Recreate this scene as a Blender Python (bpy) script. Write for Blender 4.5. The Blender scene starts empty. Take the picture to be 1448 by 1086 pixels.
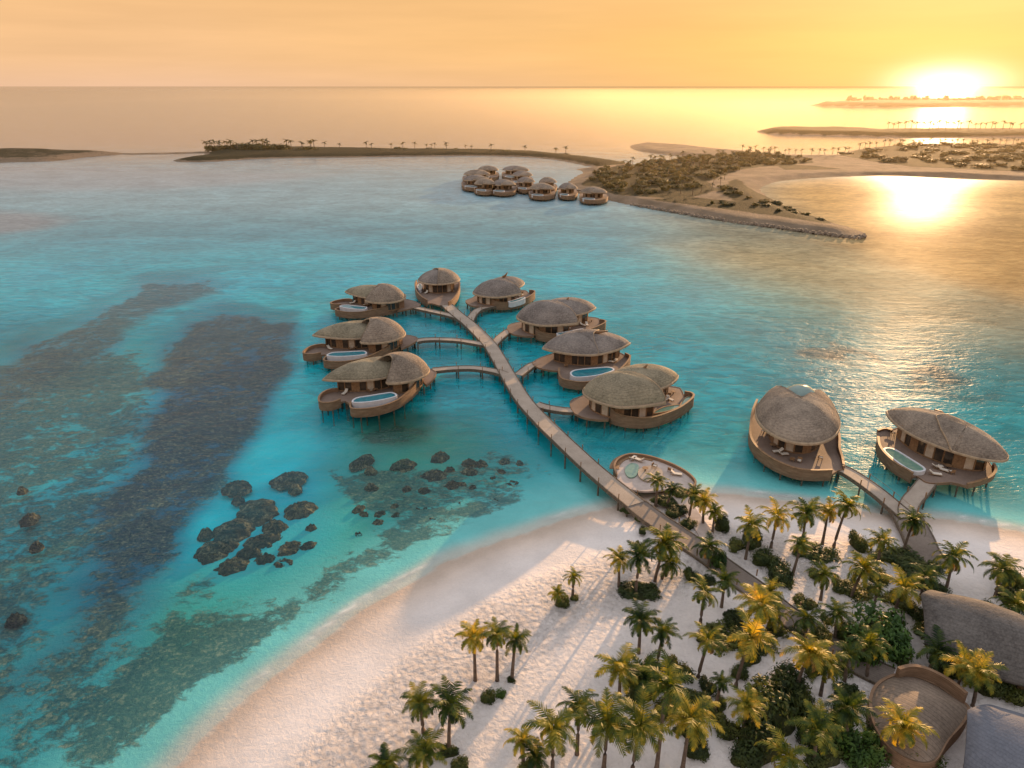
import bpy, math, random
import numpy as np
from mathutils import Vector
R = math.radians
rnd = random.Random(7)
sc = bpy.context.scene
col = sc.collection

# ------------------------------------------------------------------ camera
H = 60.0; F = 1003.0; PITCH = R(22.8); CP, SP = math.cos(PITCH), math.sin(PITCH)
cam_d = bpy.data.cameras.new("camera"); cam = bpy.data.objects.new("camera", cam_d); col.objects.link(cam)
cam.location = (0, 0, H); cam.rotation_euler = (math.pi/2 - PITCH, 0, 0)
cam_d.sensor_width = 36; cam_d.lens = 36*F/1448; cam_d.clip_end = 200000; cam_d.clip_start = .5
sc.camera = cam
def G(px, py, z=0.0):
    "point of the place at height z seen at this spot of the photograph"
    dx, dy = (px-724)/F, (py-543)/F
    d = (dx, CP - dy*SP, -SP - dy*CP)
    t = (z-H)/d[2]
    return (d[0]*t, d[1]*t)
def depth_at(x, y, z=0.):
    return y*CP + (H-z)*SP
def toz(x, y, py):
    "height over (x, y) whose picture falls on row py"
    dy = (py-543)/F
    # ray (CP-dy*SP, -SP-dy*CP): z = H + y*(-SP-dy*CP)/(CP-dy*SP)
    return H + y*(-SP-dy*CP)/(CP-dy*SP)

# ------------------------------------------------------------------ noise + geometry helpers
def vnoise(x, y, seed=0):
    x = np.asarray(x, float); y = np.asarray(y, float)
    xi = np.floor(x).astype(np.int64); yi = np.floor(y).astype(np.int64)
    fx = x-xi; fy = y-yi; fx = fx*fx*(3-2*fx); fy = fy*fy*(3-2*fy)
    def h(a, b):
        n = (a*374761393 + b*668265263 + seed*1442695041) & 0xffffffff
        n = ((n ^ (n >> 13))*1274126177) & 0xffffffff
        return ((n ^ (n >> 16)) & 0xffff)/65535.0
    return (h(xi,yi)*(1-fx)+h(xi+1,yi)*fx)*(1-fy)+(h(xi,yi+1)*(1-fx)+h(xi+1,yi+1)*fx)*fy
def fbm(x, y, seed=0, o=4):
    s = 0; a = .5; t = 0
    for k in range(o):
        s = s + a*vnoise(x*2**k, y*2**k, seed+k*17); t += a; a *= .5
    return s/t
def smooth(a, b, x):
    t = np.clip((x-a)/(b-a), 0, 1); return t*t*(3-2*t)
def sdist(poly, X, Y):
    "signed distance to polygon, positive inside"
    d = np.full(X.shape, 1e18); ins = np.zeros(X.shape, bool)
    n = len(poly)
    for i in range(n):
        x0, y0 = poly[i]; x1, y1 = poly[(i+1) % n]
        ex, ey = x1-x0, y1-y0; L = ex*ex+ey*ey+1e-12
        t = np.clip(((X-x0)*ex+(Y-y0)*ey)/L, 0, 1)
        d = np.minimum(d, (X-x0-t*ex)**2+(Y-y0-t*ey)**2)
        c = ((y0 > Y) != (y1 > Y))
        with np.errstate(divide='ignore', invalid='ignore'):
            xx = (x1-x0)*(Y-y0)/(y1-y0 if y1 != y0 else 1e-12)+x0
        ins ^= c & (X < xx)
    d = np.sqrt(d)
    return np.where(ins, d, -d)
def GP(pts, z=0.): return [G(p[0], p[1], p[2] if len(p) > 2 else z) for p in pts]
def crom(pts, n, closed=False):
    P = [np.array(p, float) for p in pts]; m = len(P); out = []
    rng = m if closed else m-1
    for i in range(rng):
        if closed: p0, p1, p2, p3 = P[(i-1) % m], P[i], P[(i+1) % m], P[(i+2) % m]
        else: p0, p1, p2, p3 = P[max(i-1,0)], P[i], P[i+1], P[min(i+2,m-1)]
        for k in range(n):
            t = k/n
            out.append(.5*((2*p1)+(-p0+p2)*t+(2*p0-5*p1+4*p2-p3)*t*t+(-p0+3*p1-3*p2+p3)*t**3))
    if not closed: out.append(P[-1])
    return [tuple(p) for p in out]
def resample(pts, step):
    P = [np.array(p, float) for p in pts]; out = [P[0]]; acc = 0.
    for a, b in zip(P[:-1], P[1:]):
        L = np.linalg.norm(b-a)
        while L > 1e-9 and acc + L >= step:
            t = (step-acc)/L; a = a+(b-a)*t; out.append(a.copy()); L = np.linalg.norm(b-a); acc = 0.
        acc += L
    if np.linalg.norm(out[-1]-P[-1]) > step*.3: out.append(P[-1])
    return [tuple(p) for p in out]

class MB:
    def __init__(s): s.v = []; s.f = []; s.uv = None
    def quad(s, a, b, c, d):
        n = len(s.v); s.v += [a,b,c,d]; s.f.append((n,n+1,n+2,n+3))
    def tri(s, a, b, c):
        n = len(s.v); s.v += [a,b,c]; s.f.append((n,n+1,n+2))
    def box(s, c, size, rz=0., taper=1.):
        n = len(s.v); cx, cy, cz = c; sx, sy, sz = size[0]/2, size[1]/2, size[2]/2
        co, si = math.cos(rz), math.sin(rz)
        for z in (-1, 1):
            k = taper if z > 0 else 1.
            for x, y in ((-1,-1),(1,-1),(1,1),(-1,1)):
                px, py = x*sx*k, y*sy*k
                s.v.append((cx+px*co-py*si, cy+px*si+py*co, cz+z*sz))
        for f in ((0,3,2,1),(4,5,6,7),(0,1,5,4),(1,2,6,5),(2,3,7,6),(3,0,4,7)):
            s.f.append(tuple(n+i for i in f))
    def tube(s, pts, rads, seg=6, cap=True):
        n0 = len(s.v); P = [Vector(p) for p in pts]
        for i, p in enumerate(P):
            d = (P[min(i+1,len(P)-1)]-P[max(i-1,0)]).normalized()
            u = d.cross(Vector((0,0,1)))
            if u.length < .05: u = Vector((1,0,0))
            u.normalize(); w = d.cross(u)
            r = rads[i] if hasattr(rads, '__len__') else rads
            for k in range(seg):
                a = 2*math.pi*k/seg; q = p+u*math.cos(a)*r+w*math.sin(a)*r; s.v.append(tuple(q))
        for i in range(len(P)-1):
            for k in range(seg):
                a = n0+i*seg+k; b = n0+i*seg+(k+1) % seg
                s.f.append((a, b, b+seg, a+seg))
        if cap:
            s.f.append(tuple(n0+k for k in reversed(range(seg)))); s.f.append(tuple(n0+(len(P)-1)*seg+k for k in range(seg)))
    def prism(s, poly, z0, z1):
        n = len(s.v); m = len(poly)
        ar = sum(poly[i][0]*poly[(i+1) % m][1]-poly[(i+1) % m][0]*poly[i][1] for i in range(m))
        if ar < 0: poly = poly[::-1]
        s.v += [(p[0],p[1],z0) for p in poly]+[(p[0],p[1],z1) for p in poly]
        s.f.append(tuple(n+m+i for i in range(m))); s.f.append(tuple(n+m-1-i for i in range(m)))
        for i in range(m):
            j = (i+1) % m; s.f.append((n+i, n+j, n+m+j, n+m+i))
    def ribbon(s, path, w, z0, z1, closed=False):
        "wall / walkway: path of (x,y) or (x,y,ztop), thickness w"
        n0 = len(s.v); P = [np.array(p[:2], float) for p in path]; m = len(P)
        for i, p in enumerate(P):
            a = P[(i-1) % m] if closed else P[max(i-1,0)]; b = P[(i+1) % m] if closed else P[min(i+1,m-1)]
            d = b-a; d = d/(np.linalg.norm(d)+1e-9); nn = np.array((-d[1], d[0]))
            ww = w[i] if hasattr(w, '__len__') else w
            l, r = p+nn*ww/2, p-nn*ww/2
            t = path[i][2] if len(path[i]) > 2 else z1
            bt = (t-(z1-z0)) if len(path[i]) > 2 else z0
            s.v += [(l[0],l[1],bt),(r[0],r[1],bt),(r[0],r[1],t),(l[0],l[1],t)]
        for i in range(m if closed else m-1):
            a = n0+4*i; b = n0+4*((i+1) % m)
            for k in range(4):
                s.f.append((a+k, b+k, b+(k+1) % 4, a+(k+1) % 4))
        if not closed:
            s.f.append((n0,n0+1,n0+2,n0+3)); e = n0+4*(m-1); s.f.append((e+3,e+2,e+1,e))
    def build(s, name, mat, parent=None, smooth_=False, mesh=None):
        me = bpy.data.meshes.new(name); me.from_pydata(s.v, [], s.f)
        if s.uv is not None:
            uv = me.uv_layers.new(name="UVMap")
            idx = np.empty(len(me.loops), np.int32); me.loops.foreach_get('vertex_index', idx)
            uv.data.foreach_set('uv', np.array(s.uv, np.float32)[idx].ravel())
        me.materials.append(mat)
        if smooth_: me.polygons.foreach_set('use_smooth', [True]*len(me.polygons))
        me.update()
        o = bpy.data.objects.new(name, me); col.objects.link(o)
        if parent is not None: o.parent = parent
        return o
def tag(o, label=None, cat=None, group=None, kind=None):
    if label: o['label'] = label
    if cat: o['category'] = cat
    if group: o['group'] = group
    if kind: o['kind'] = kind
    return o
def thing(name, label, cat, loc=(0,0,0), rz=0, group=None):
    o = bpy.data.objects.new(name, None); col.objects.link(o); o.location = loc; o.rotation_euler = (0,0,rz)
    o.empty_display_size = .1
    return tag(o, label, cat, group)
KIDS = {}
def copy_tree(o, loc, rz, scale=1., label=None, group=None):
    c = o.copy(); col.objects.link(c); c.location = loc; c.rotation_euler = (0,0,rz); c.scale = (scale,)*3 if not hasattr(scale,'__len__') else scale
    if label: c['label'] = label
    if group: c['group'] = group
    for ch in KIDS.get(o.name, []):
        d = ch.copy(); col.objects.link(d); d.parent = c
    return c

# ------------------------------------------------------------------ materials
def newmat(name):
    m = bpy.data.materials.new(name); m.use_nodes = True; nt = m.node_tree; nt.nodes.clear()
    return m, nt
def N(nt, t, **k):
    n = nt.nodes.new(t)
    for a, b in k.items():
        if a == 'inp':
            for kk, vv in b.items(): n.inputs[kk].default_value = vv
        else: setattr(n, a, b)
    return n
def L(nt, a, b): nt.links.new(a, b)
def c4(c): return (c[0], c[1], c[2], 1.)
def ramp(nt, stops, fac):
    r = N(nt, 'ShaderNodeValToRGB'); e = r.color_ramp.elements
    while len(e) < len(stops): e.new(.5)
    for i, (p, c) in enumerate(stops): e[i].position = p; e[i].color = c4(c) if hasattr(c, '__len__') else (c,c,c,1)
    L(nt, fac, r.inputs[0]); return r.outputs[0]
def coords(nt, kind='Object', scale=(1,1,1), rot=(0,0,0)):
    t = N(nt, 'ShaderNodeTexCoord'); m = N(nt, 'ShaderNodeMapping'); m.inputs['Scale'].default_value = scale; m.inputs['Rotation'].default_value = rot
    L(nt, t.outputs[kind], m.inputs[0]); return m.outputs[0]
def worldpos(nt, scale=(1,1,1), rot=(0,0,0)):
    t = N(nt, 'ShaderNodeNewGeometry'); m = N(nt, 'ShaderNodeMapping'); m.inputs['Scale'].default_value = scale; m.inputs['Rotation'].default_value = rot
    L(nt, t.outputs['Position'], m.inputs[0]); return m.outputs[0]
def noise(nt, vec, scale, detail=4, rough=.55, dist=0.):
    n = N(nt, 'ShaderNodeTexNoise'); n.inputs['Scale'].default_value = scale; n.inputs['Detail'].default_value = detail
    n.inputs['Roughness'].default_value = rough; n.inputs['Distortion'].default_value = dist
    L(nt, vec, n.inputs['Vector']); return n.outputs['Fac']
def mathn(nt, op, a, b=None, c=None):
    n = N(nt, 'ShaderNodeMath', operation=op)
    for i, x in enumerate((a, b, c)):
        if x is None: continue
        if isinstance(x, (int, float)): n.inputs[i].default_value = x
        else: L(nt, x, n.inputs[i])
    return n.outputs[0]
def mixc(nt, fac, a, b, mode='MIX'):
    n = N(nt, 'ShaderNodeMix', data_type='RGBA', blend_type=mode)
    for i, x in ((0, fac), (6, a), (7, b)):
        if isinstance(x, (int, float)): n.inputs[i].default_value = x
        elif hasattr(x, '__len__'): n.inputs[i].default_value = c4(x)
        else: L(nt, x, n.inputs[i])
    return n.outputs[2]
def bump(nt, h, strength=.5, dist=.1, normal=None):
    b = N(nt, 'ShaderNodeBump'); b.inputs['Strength'].default_value = strength; b.inputs['Distance'].default_value = dist
    L(nt, h, b.inputs['Height'])
    if normal is not None: L(nt, normal, b.inputs['Normal'])
    return b.outputs[0]
def princ(nt, base, rough=.8, normal=None, spec=.3, **k):
    p = N(nt, 'ShaderNodeBsdfPrincipled')
    if hasattr(base, '__len__'): p.inputs['Base Color'].default_value = c4(base)
    else: L(nt, base, p.inputs['Base Color'])
    if isinstance(rough, (int, float)): p.inputs['Roughness'].default_value = rough
    else: L(nt, rough, p.inputs['Roughness'])
    p.inputs['Specular IOR Level'].default_value = spec
    if normal is not None: L(nt, normal, p.inputs['Normal'])
    for a, b in k.items(): p.inputs[a].default_value = b
    return p
def out(nt, sh):
    o = N(nt, 'ShaderNodeOutputMaterial'); L(nt, sh, o.inputs[0])

def m_timber(name, a, b, plank=.22, dirn=0., rough=.75, bstr=.5):
    m, nt = newmat(name)
    v = worldpos(nt, rot=(0,0,dirn))
    w = N(nt, 'ShaderNodeTexWave', wave_type='BANDS', bands_direction='X', wave_profile='SAW'); w.inputs['Scale'].default_value = 1/(plank*math.pi*2)*math.pi/ .5*.5
    w.inputs['Distortion'].default_value = 0; L(nt, v, w.inputs[0])
    gap = ramp(nt, [(0,0.),(.08,1.),(.92,1.),(1,0.)], w.outputs['Fac'])
    n1 = noise(nt, worldpos(nt, (.35,.35,.35)), 1.0, 5, .6); n2 = noise(nt, worldpos(nt, (4,4,4)), 1.0, 4, .7)
    f = mathn(nt, 'ADD', mathn(nt,'MULTIPLY',n1,.55), mathn(nt,'MULTIPLY',n2,.45))
    c = ramp(nt, [(.3,a),(.7,b)], f)
    c = mixc(nt, mathn(nt,'MULTIPLY', mathn(nt,'SUBTRACT',1.,gap), .6), c, (.02,.015,.01))
    out(nt, princ(nt, c, rough, bump(nt, gap, bstr, .02)).outputs[0]); return m
def m_parapet():
    m, nt = newmat('timber_cladding')
    g = N(nt, 'ShaderNodeNewGeometry'); sx = N(nt,'ShaderNodeSeparateXYZ'); L(nt, g.outputs['Position'], sx.inputs[0])
    z = mathn(nt, 'FRACT', mathn(nt, 'MULTIPLY', sx.outputs[2], 4.5))
    gap = ramp(nt, [(0,0.),(.15,1.),(.85,1.),(1,0.)], z)
    n1 = noise(nt, worldpos(nt,(.5,.5,2.5)), 1.2, 5, .65)
    c = ramp(nt, [(.25,(.15,.085,.045)),(.55,(.25,.15,.085)),(.8,(.34,.22,.13))], n1)
    c = mixc(nt, mathn(nt,'MULTIPLY', mathn(nt,'SUBTRACT',1.,gap), .45), c, (.04,.025,.015))
    # dark tide stain
    st = ramp(nt, [(.0,1.),(1.,0.)], mathn(nt,'MULTIPLY',mathn(nt,'ADD',sx.outputs[2],mathn(nt,'MULTIPLY',n1,.8)), .45))
    c = mixc(nt, mathn(nt,'MULTIPLY',st,.5), c, (.05,.04,.03))
    out(nt, princ(nt, c, .8, bump(nt, gap, .4, .03)).outputs[0]); return m
def m_thatch(name, a, b, blue=0.):
    m, nt = newmat(name)
    uv = N(nt, 'ShaderNodeUVMap'); s = N(nt,'ShaderNodeSeparateXYZ'); L(nt, uv.outputs[0], s.inputs[0])
    r = s.outputs[1]; u = s.outputs[0]
    nz = noise(nt, worldpos(nt), .9, 3)
    row = mathn(nt, "MULTIPLY", r, 2.5)
    row = mathn(nt, 'ADD', row, mathn(nt,'MULTIPLY', nz, 1.8))
    fr = mathn(nt, 'FRACT', row)
    sh = mathn(nt, 'ABSOLUTE', mathn(nt, 'SINE', mathn(nt,'ADD', mathn(nt,'MULTIPLY', u, 5.5), mathn(nt,'MULTIPLY', mathn(nt,'FLOOR',row), 1.7))))
    hgt = mathn(nt, 'ADD', mathn(nt,'MULTIPLY', fr, .8), mathn(nt,'MULTIPLY', sh, .15))
    fine = noise(nt, worldpos(nt,(1,1,1)), 2.6, 6, .8); big = noise(nt, worldpos(nt), .22, 5, .7)
    f = mathn(nt,'ADD', mathn(nt,'MULTIPLY',fine,.5), mathn(nt,'MULTIPLY',big,.5))
    c = ramp(nt, [(.38,a),(.62,b)], f)
    edge = ramp(nt, [(0,1.),(.22,0.),(1,0.)], fr)
    c = mixc(nt, mathn(nt,'MULTIPLY', edge, .34), c, tuple(x*.3 for x in a))
    c = mixc(nt, mathn(nt,'MULTIPLY', sh, .10), c, tuple(min(1,x*1.5) for x in b))
    nn = bump(nt, mathn(nt,'ADD',hgt,mathn(nt,'MULTIPLY',fine,.6)), .8, .12)
    out(nt, princ(nt, c, .85, nn, spec=.2).outputs[0]); return m
def m_plain(name, a, b=None, rough=.7, nscale=2., spec=.3, **k):
    m, nt = newmat(name); b = b or tuple(x*.8 for x in a)
    f = noise(nt, worldpos(nt), nscale, 4, .6)
    out(nt, princ(nt, ramp(nt, [(.3,b),(.7,a)], f), rough, spec=spec, **k).outputs[0]); return m
def m_leaf(name, stops, transl=.35, nscale=.8):
    m, nt = newmat(name)
    oi = N(nt, 'ShaderNodeObjectInfo')
    f = noise(nt, worldpos(nt), nscale, 4, .6)
    g = mathn(nt, 'ADD', f, mathn(nt, 'MULTIPLY', mathn(nt,'SUBTRACT', oi.outputs['Random'], .5), .28))
    c = ramp(nt, stops, g)
    p = princ(nt, c, .55, spec=.35)
    t = N(nt, 'ShaderNodeBsdfTranslucent'); L(nt, mixc(nt, 1., c, (1.6,1.35,.5), 'MULTIPLY'), t.inputs[0])
    mx = N(nt, 'ShaderNodeMixShader'); mx.inputs[0].default_value = transl
    L(nt, p.outputs[0], mx.inputs[1]); L(nt, t.outputs[0], mx.inputs[2]); out(nt, mx.outputs[0]); return m

M = {}
M['deck'] = m_timber('deck_boards', (.15,.10,.07), (.27,.19,.14), .3, .5)
M['jetty'] = m_timber('jetty_boards', (.27,.21,.155), (.48,.39,.30), .34, .85)
M['boardwalk'] = m_timber('boardwalk_boards', (.13,.10,.08), (.28,.22,.17), .5, -.9, bstr=1.)
M['parapet'] = m_parapet()
M['thatch'] = m_thatch('thatch_brown', (.10,.075,.055), (.34,.265,.19))
M['thatch2'] = m_thatch('thatch_grey', (.095,.078,.066), (.30,.25,.205))
M['thatch3'] = m_thatch('thatch_green_grey', (.105,.088,.056), (.34,.28,.18))
M['pile'] = m_plain('weathered_pile', (.20,.15,.10), (.07,.055,.04), .85, 3)
M['wood'] = m_plain('warm_timber', (.32,.18,.085), (.17,.095,.045), .6, 2.5)
M['glass'] = m_plain('dark_glass', (.09,.06,.035), (.02,.018,.015), .12, .8, spec=.6)
M['curtain'] = m_plain('cream_curtain', (.62,.5,.36), (.42,.32,.22), .8, 1.5)
M['white'] = m_plain('white_plaster', (.62,.60,.58), (.5,.49,.48), .5, 1.)
M['cushion'] = m_plain('cushion', (.7,.62,.5), (.55,.47,.37), .8, 3)
M['poolwater'] = m_plain('pool_water', (.03,.22,.25), (.015,.13,.17), .06, 1.2, spec=.6)
M['poolgreen'] = m_plain('pool_water_green', (.22,.32,.22), (.12,.22,.17), .06, 1.2, spec=.6)
M['dark'] = m_plain('dark_metal', (.05,.04,.035), None, .5, 2)
M['trunk'] = m_plain('palm_bark', (.20,.14,.095), (.08,.055,.04), .85, 4)
M['palm'] = m_leaf('palm_leaf', [(.25,(.010,.030,.005)),(.44,(.06,.095,.010)),(.60,(.24,.22,.02)),(.78,(.62,.43,.05))], .42, .9)
M['palmdry'] = m_leaf('palm_leaf_dry', [(.3,(.12,.09,.04)),(.7,(.28,.2,.08))], .3, .9)
M['shrub'] = m_leaf('shrub_leaf', [(.25,(.016,.03,.008)),(.48,(.05,.075,.016)),(.7,(.13,.14,.026)),(.88,(.27,.23,.05))], .3, .6)
M['green'] = m_leaf('bright_shrub_leaf', [(.28,(.012,.035,.008)),(.5,(.045,.10,.016)),(.75,(.11,.19,.03))], .3, .6)
M['bed'] = m_plain('leaf_litter', (.07,.07,.02), (.015,.022,.008), .95, 4)
M['farveg'] = m_leaf('scrub_leaf', [(.28,(.025,.03,.010)),(.5,(.07,.07,.018)),(.75,(.17,.13,.03))], .3, .15)
def m_coral():
    m, nt = newmat('coral_rock'); n4 = noise(nt, worldpos(nt), 1.1, 9, .9, .6); n1 = noise(nt, worldpos(nt), .5, 4, .6)
    c = ramp(nt, [(.40,(.002,.005,.006)),(.485,(.012,.02,.018)),(.52,(.06,.055,.03)),(.56,(.20,.17,.09)),(.62,(.42,.37,.22))], mathn(nt,'ADD', mathn(nt,'MULTIPLY',n4,.75), mathn(nt,'MULTIPLY',n1,.25)))
    out(nt, princ(nt, c, .9, bump(nt, n4, 1., .8), spec=.1).outputs[0]); return m
M['coral'] = m_coral()
M['gravel'] = m_plain('pale_path', (.55,.45,.38), (.42,.34,.28), .9, 1.)

# ------------------------------------------------------------------ shoreline + ground + water
shore_px = [(150,1190),(200,1140),(250,1086),(300,1032),(380,963),(460,902),(540,848),(620,802),(700,767),(760,748),(820,730),(870,716),
            (905,702),(940,694),(975,692),(1004,697),(1031,699),(1064,702),(1120,709),(1180,717),(1240,726),(1300,731),(1345,736),(1400,745),(1448,753),(1520,768),(1700,830),(2400,1100),(2400,1900),(-100,1900)]
shore = [G(*p) for p in shore_px]
sh_s = crom(shore[:27], 4)+shore[27:]
def axis(d0, d1, step, lo, hi, g=1.08):
    a = list(np.arange(d0, d1+1e-6, step)); s = step; x = a[-1]
    while x < hi: s *= g; x += s; a.append(x)
    s = step; x = a[0]; b = []
    while x > lo: s *= g; x -= s; b.append(x)
    return np.array(b[::-1]+a)
gx = axis(-110, 190, 1.1, -60000, 60000); gy = axis(24, 260, 1.0, -400, 90000)
X, Y = np.meshgrid(gx, gy)
DS = -sdist(sh_s, X, Y)           # positive over water
wav = fbm(X/23, Y/23, 3); wav2 = fbm(X/6, Y/6, 9)
DS = DS+1.1*(fbm(X/5, Y/5, 15)-.5)*np.exp(-(DS/8)**2)
depth = np.where(DS > 0, .07*DS, 0.)
depth = np.minimum(depth, 2.6+1.2*wav)
depth = depth+smooth(230, 420, Y)*3
hgt = np.where(DS < 0, np.minimum(1.25, .075*(-DS))+.18*(fbm(X/9, Y/9, 5)-.5)*smooth(2, 10, -DS), 0)
Zg = np.where(DS > 0, -depth, hgt)
# strips of the sea floor, traced over the photograph and laid out on the ground
def pm(px, soft, warp=5., seed=0):
    P = GP(px); wx = (fbm(X/14, Y/14, 40+seed)-.5)*warp*4; wy = (fbm(X/14, Y/14, 60+seed)-.5)*warp*4
    return smooth(-soft, soft, sdist(P, X+wx, Y+wy))
band = pm([(418,478),(424,440),(330,425),(268,440),(232,470),(215,540),(190,590),(140,690),(120,740),(105,830),(70,900),(20,1000),(-60,1120),(30,1120),(90,1050),(130,975),(190,880),(235,810),(270,750),(310,672),(355,610),(400,540)], 4.5, 3.2, 1)
band_b = pm([(-140,620),(0,560),(60,525),(150,480),(240,432),(330,400),(300,380),(215,388),(120,430),(0,505),(-140,560)], 5, 3, 2)
reef_l = pm([(-400,1200),(-300,520),(-100,500),(200,470),(230,560),(100,760),(90,900),(20,1080),(0,1200)], 8, 3, 3)
reef_g = pm([(40,1200),(80,1060),(150,960),(210,880),(250,815),(300,825),(350,838),(430,815),(500,780),(560,730),(650,735),(690,745),(620,785),(540,830),(460,885),(380,945),(300,1015),(240,1075),(170,1150),(120,1200)], 5, 3.5, 4)
reef_m = pm([(470,640),(560,640),(610,640),(700,625),(770,650),(760,700),(700,730),(620,765),(560,785),(510,770),(540,720),(470,700)], 4, 3, 5)
green = pm([(480,600),(560,575),(640,590),(700,640),(720,690),(600,760),(480,830),(380,900),(250,1050),(150,1150),(120,1000),(250,830),(400,800),(470,700)], 9, 3, 6)
gpatch = pm([(505,590),(560,580),(605,590),(600,605),(560,612),(515,606)], 2.5, 1, 7)
bright = pm([(425,425),(445,445),(455,560),(430,640),(330,690),(290,750),(245,810),(290,670),(350,610),(400,540),(425,480)], 3, 1, 8)
bar_l = pm([(-300,310),(-50,298),(60,302),(100,312),(60,325),(-50,335),(-300,350)], 9, 1, 11)
bar_2 = pm([(-200,232),(100,236),(300,240),(470,246),(400,256),(250,268),(60,270),(-200,262)], 22, 2, 12)
bar_r = pm([(1120,490),(1190,482),(1240,500),(1330,525),(1400,555),(1330,560),(1210,520),(1130,500)], 3, 3, 13)
gz = smooth(22, 88, X-.10*(Y-150))*smooth(560, 430, Y)*smooth(72, 125, Y)  # sun side zone: gloss cut, golden reflection painted into the body colour
lagoon = pm([(1080,262),(1130,252),(1700,246),(1900,420),(1448,440),(1290,395),(1180,350),(1110,300)], 30, 2, 14)*.85  # where the golden sky reflection is painted into the water body
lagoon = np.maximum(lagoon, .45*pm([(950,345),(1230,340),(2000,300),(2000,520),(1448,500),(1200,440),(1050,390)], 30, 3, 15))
vill = np.zeros_like(X)
for (vx, vy, vr) in ((560,585,10),(620,540,8),(700,560,10),(760,490,12),(740,530,8),(650,500,9),(640,470,9),(880,600,9),(560,470,8)):
    cx, cy = G(vx, vy); vill = np.maximum(vill, np.exp(-((X-cx)**2+(Y-cy)**2)/vr**2))
reef = np.clip(np.maximum.reduce([band*.66, band_b*.62, reef_l*.62, reef_g*.82, reef_m*.66, gpatch*.7]), 0, 1)
rv_ = fbm(X/11, Y/8, 91, 5)-.5; reef = np.clip(reef*(1+.8*rv_), 0, 1)
reef = np.clip(reef + .10*smooth(12, 45, DS)*(1-bright)*smooth(0,.5,reef), 0, 1)*smooth(2, 9, DS)
def mixv(a, b, t): return a*(1-t[..., None])+np.array(b)*t[..., None]
C = np.zeros(X.shape+(3,))+np.array((.0,.56,.64))
C = mixv(C, (.005,.36,.50), smooth(.45,.7,wav)*.5)
C = mixv(C, (.0,.72,.78), bright)
C = mixv(C, (.04,.30,.22), reef_g*.5)
C = mixv(C, (.02,.14,.15), smooth(-18, -40, X)*smooth(95, 50, Y)*.5)
C = mixv(C, (.03,.33,.20), green*(.70+.3*wav2))
C = mixv(C, (.02,.36,.38), reef_l*.6)
C = mixv(C, (.008,.10,.19), band*.88)
C = mixv(C, (.03,.16,.24), band_b*.7)
C = mixv(C, (.03,.13,.06), gpatch*.9)
C = mixv(C, (.02,.20,.20), reef_m*.25)
C = C*(.80+.42*fbm(X/34, Y/20, 77)+.12*(wav2-.5))[..., None]
# towards the open water and the right-hand lagoon; gold there paints in sky reflection
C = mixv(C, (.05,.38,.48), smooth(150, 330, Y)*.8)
C = mixv(C, (.10,.52,.50), smooth(20, 110, X)*.6)
C = mixv(C, (.33,.28,.27), np.maximum(bar_l*.75, bar_2*.6))
C = mixv(C, (.13,.13,.12), bar_r*smooth(.42,.6,wav2)*.8)
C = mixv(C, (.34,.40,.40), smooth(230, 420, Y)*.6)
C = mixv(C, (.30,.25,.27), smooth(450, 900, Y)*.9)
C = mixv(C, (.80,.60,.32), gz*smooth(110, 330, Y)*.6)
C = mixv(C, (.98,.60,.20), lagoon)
C = mixv(C, (.05,.62,.58), smooth(34, 14, DS)*.6*(1-green*.5))
C = mixv(C, (.015,.15,.15), smooth(-30, -62, X+.15*Y)*smooth(110, 60, Y)*.55)
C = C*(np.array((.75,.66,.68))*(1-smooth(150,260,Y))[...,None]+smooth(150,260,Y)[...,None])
C = mixv(C, (.18,.52,.47), smooth(18, 4, DS)*.8)
C = mixv(C, (.50,.46,.38), smooth(4.5, .3, DS))
sand = np.zeros(X.shape+(3,))+np.array((.74,.66,.59))
wet = np.array((.60,.47,.36))
sand = mixv(sand, wet, smooth(-7.5, -1.0, DS)*.8)
sand = sand*(.93+.14*fbm(X/7, Y/7, 46))[..., None]
foam = np.exp(-((DS-.9-1.2*fbm(X/9,Y/9,52))/.55)**2)*smooth(.40,.62,fbm(X/14,Y/14,53))
C = mixv(C, (.85,.80,.74), foam*.6)
sand = mixv(sand, (.40,.31,.23), smooth(-3.2, -.4, DS)*.65)
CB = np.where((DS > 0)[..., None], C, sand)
# footprints band along the water
rough = smooth(9, 13, -DS)*smooth(24, 18, -DS)*smooth(60, 30, X)*.9 + .18*smooth(12,20,-DS)

def grid_mesh(name, Z, keep, mat, attrs, kind='structure'):
    ny, nx = X.shape; idx = np.arange(nx*ny).reshape(ny, nx)
    f = np.stack([idx[:-1,:-1], idx[:-1,1:], idx[1:,1:], idx[1:,:-1]], -1)[keep]
    used = np.unique(f); rem = np.full(nx*ny, -1); rem[used] = np.arange(len(used)); f = rem[f]
    V = np.stack([X, Y, Z], -1).reshape(-1,3)[used]
    me = bpy.data.meshes.new(name); me.vertices.add(len(V)); me.vertices.foreach_set('co', V.astype(np.float32).ravel())
    me.loops.add(f.size); me.loops.foreach_set('vertex_index', f.ravel().astype(np.int32))
    me.polygons.add(len(f)); me.polygons.foreach_set('loop_start', np.arange(0, f.size, 4, dtype=np.int32))
    me.polygons.foreach_set('loop_total', np.full(len(f), 4, np.int32))
    me.polygons.foreach_set('use_smooth', np.ones(len(f), bool)); me.update(calc_edges=True)
    for an, (ty, A) in attrs.items():
        at = me.attributes.new(an, ty, 'POINT')
        if ty == 'FLOAT': at.data.foreach_set('value', A.reshape(-1)[used].astype(np.float32))
        else:
            B = np.concatenate([A.reshape(-1,3)[used], np.ones((len(used),1))], 1); at.data.foreach_set('color', B.astype(np.float32).ravel())
    me.materials.append(mat); o = bpy.data.objects.new(name, me); col.objects.link(o); o['kind'] = kind
    return o

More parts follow.
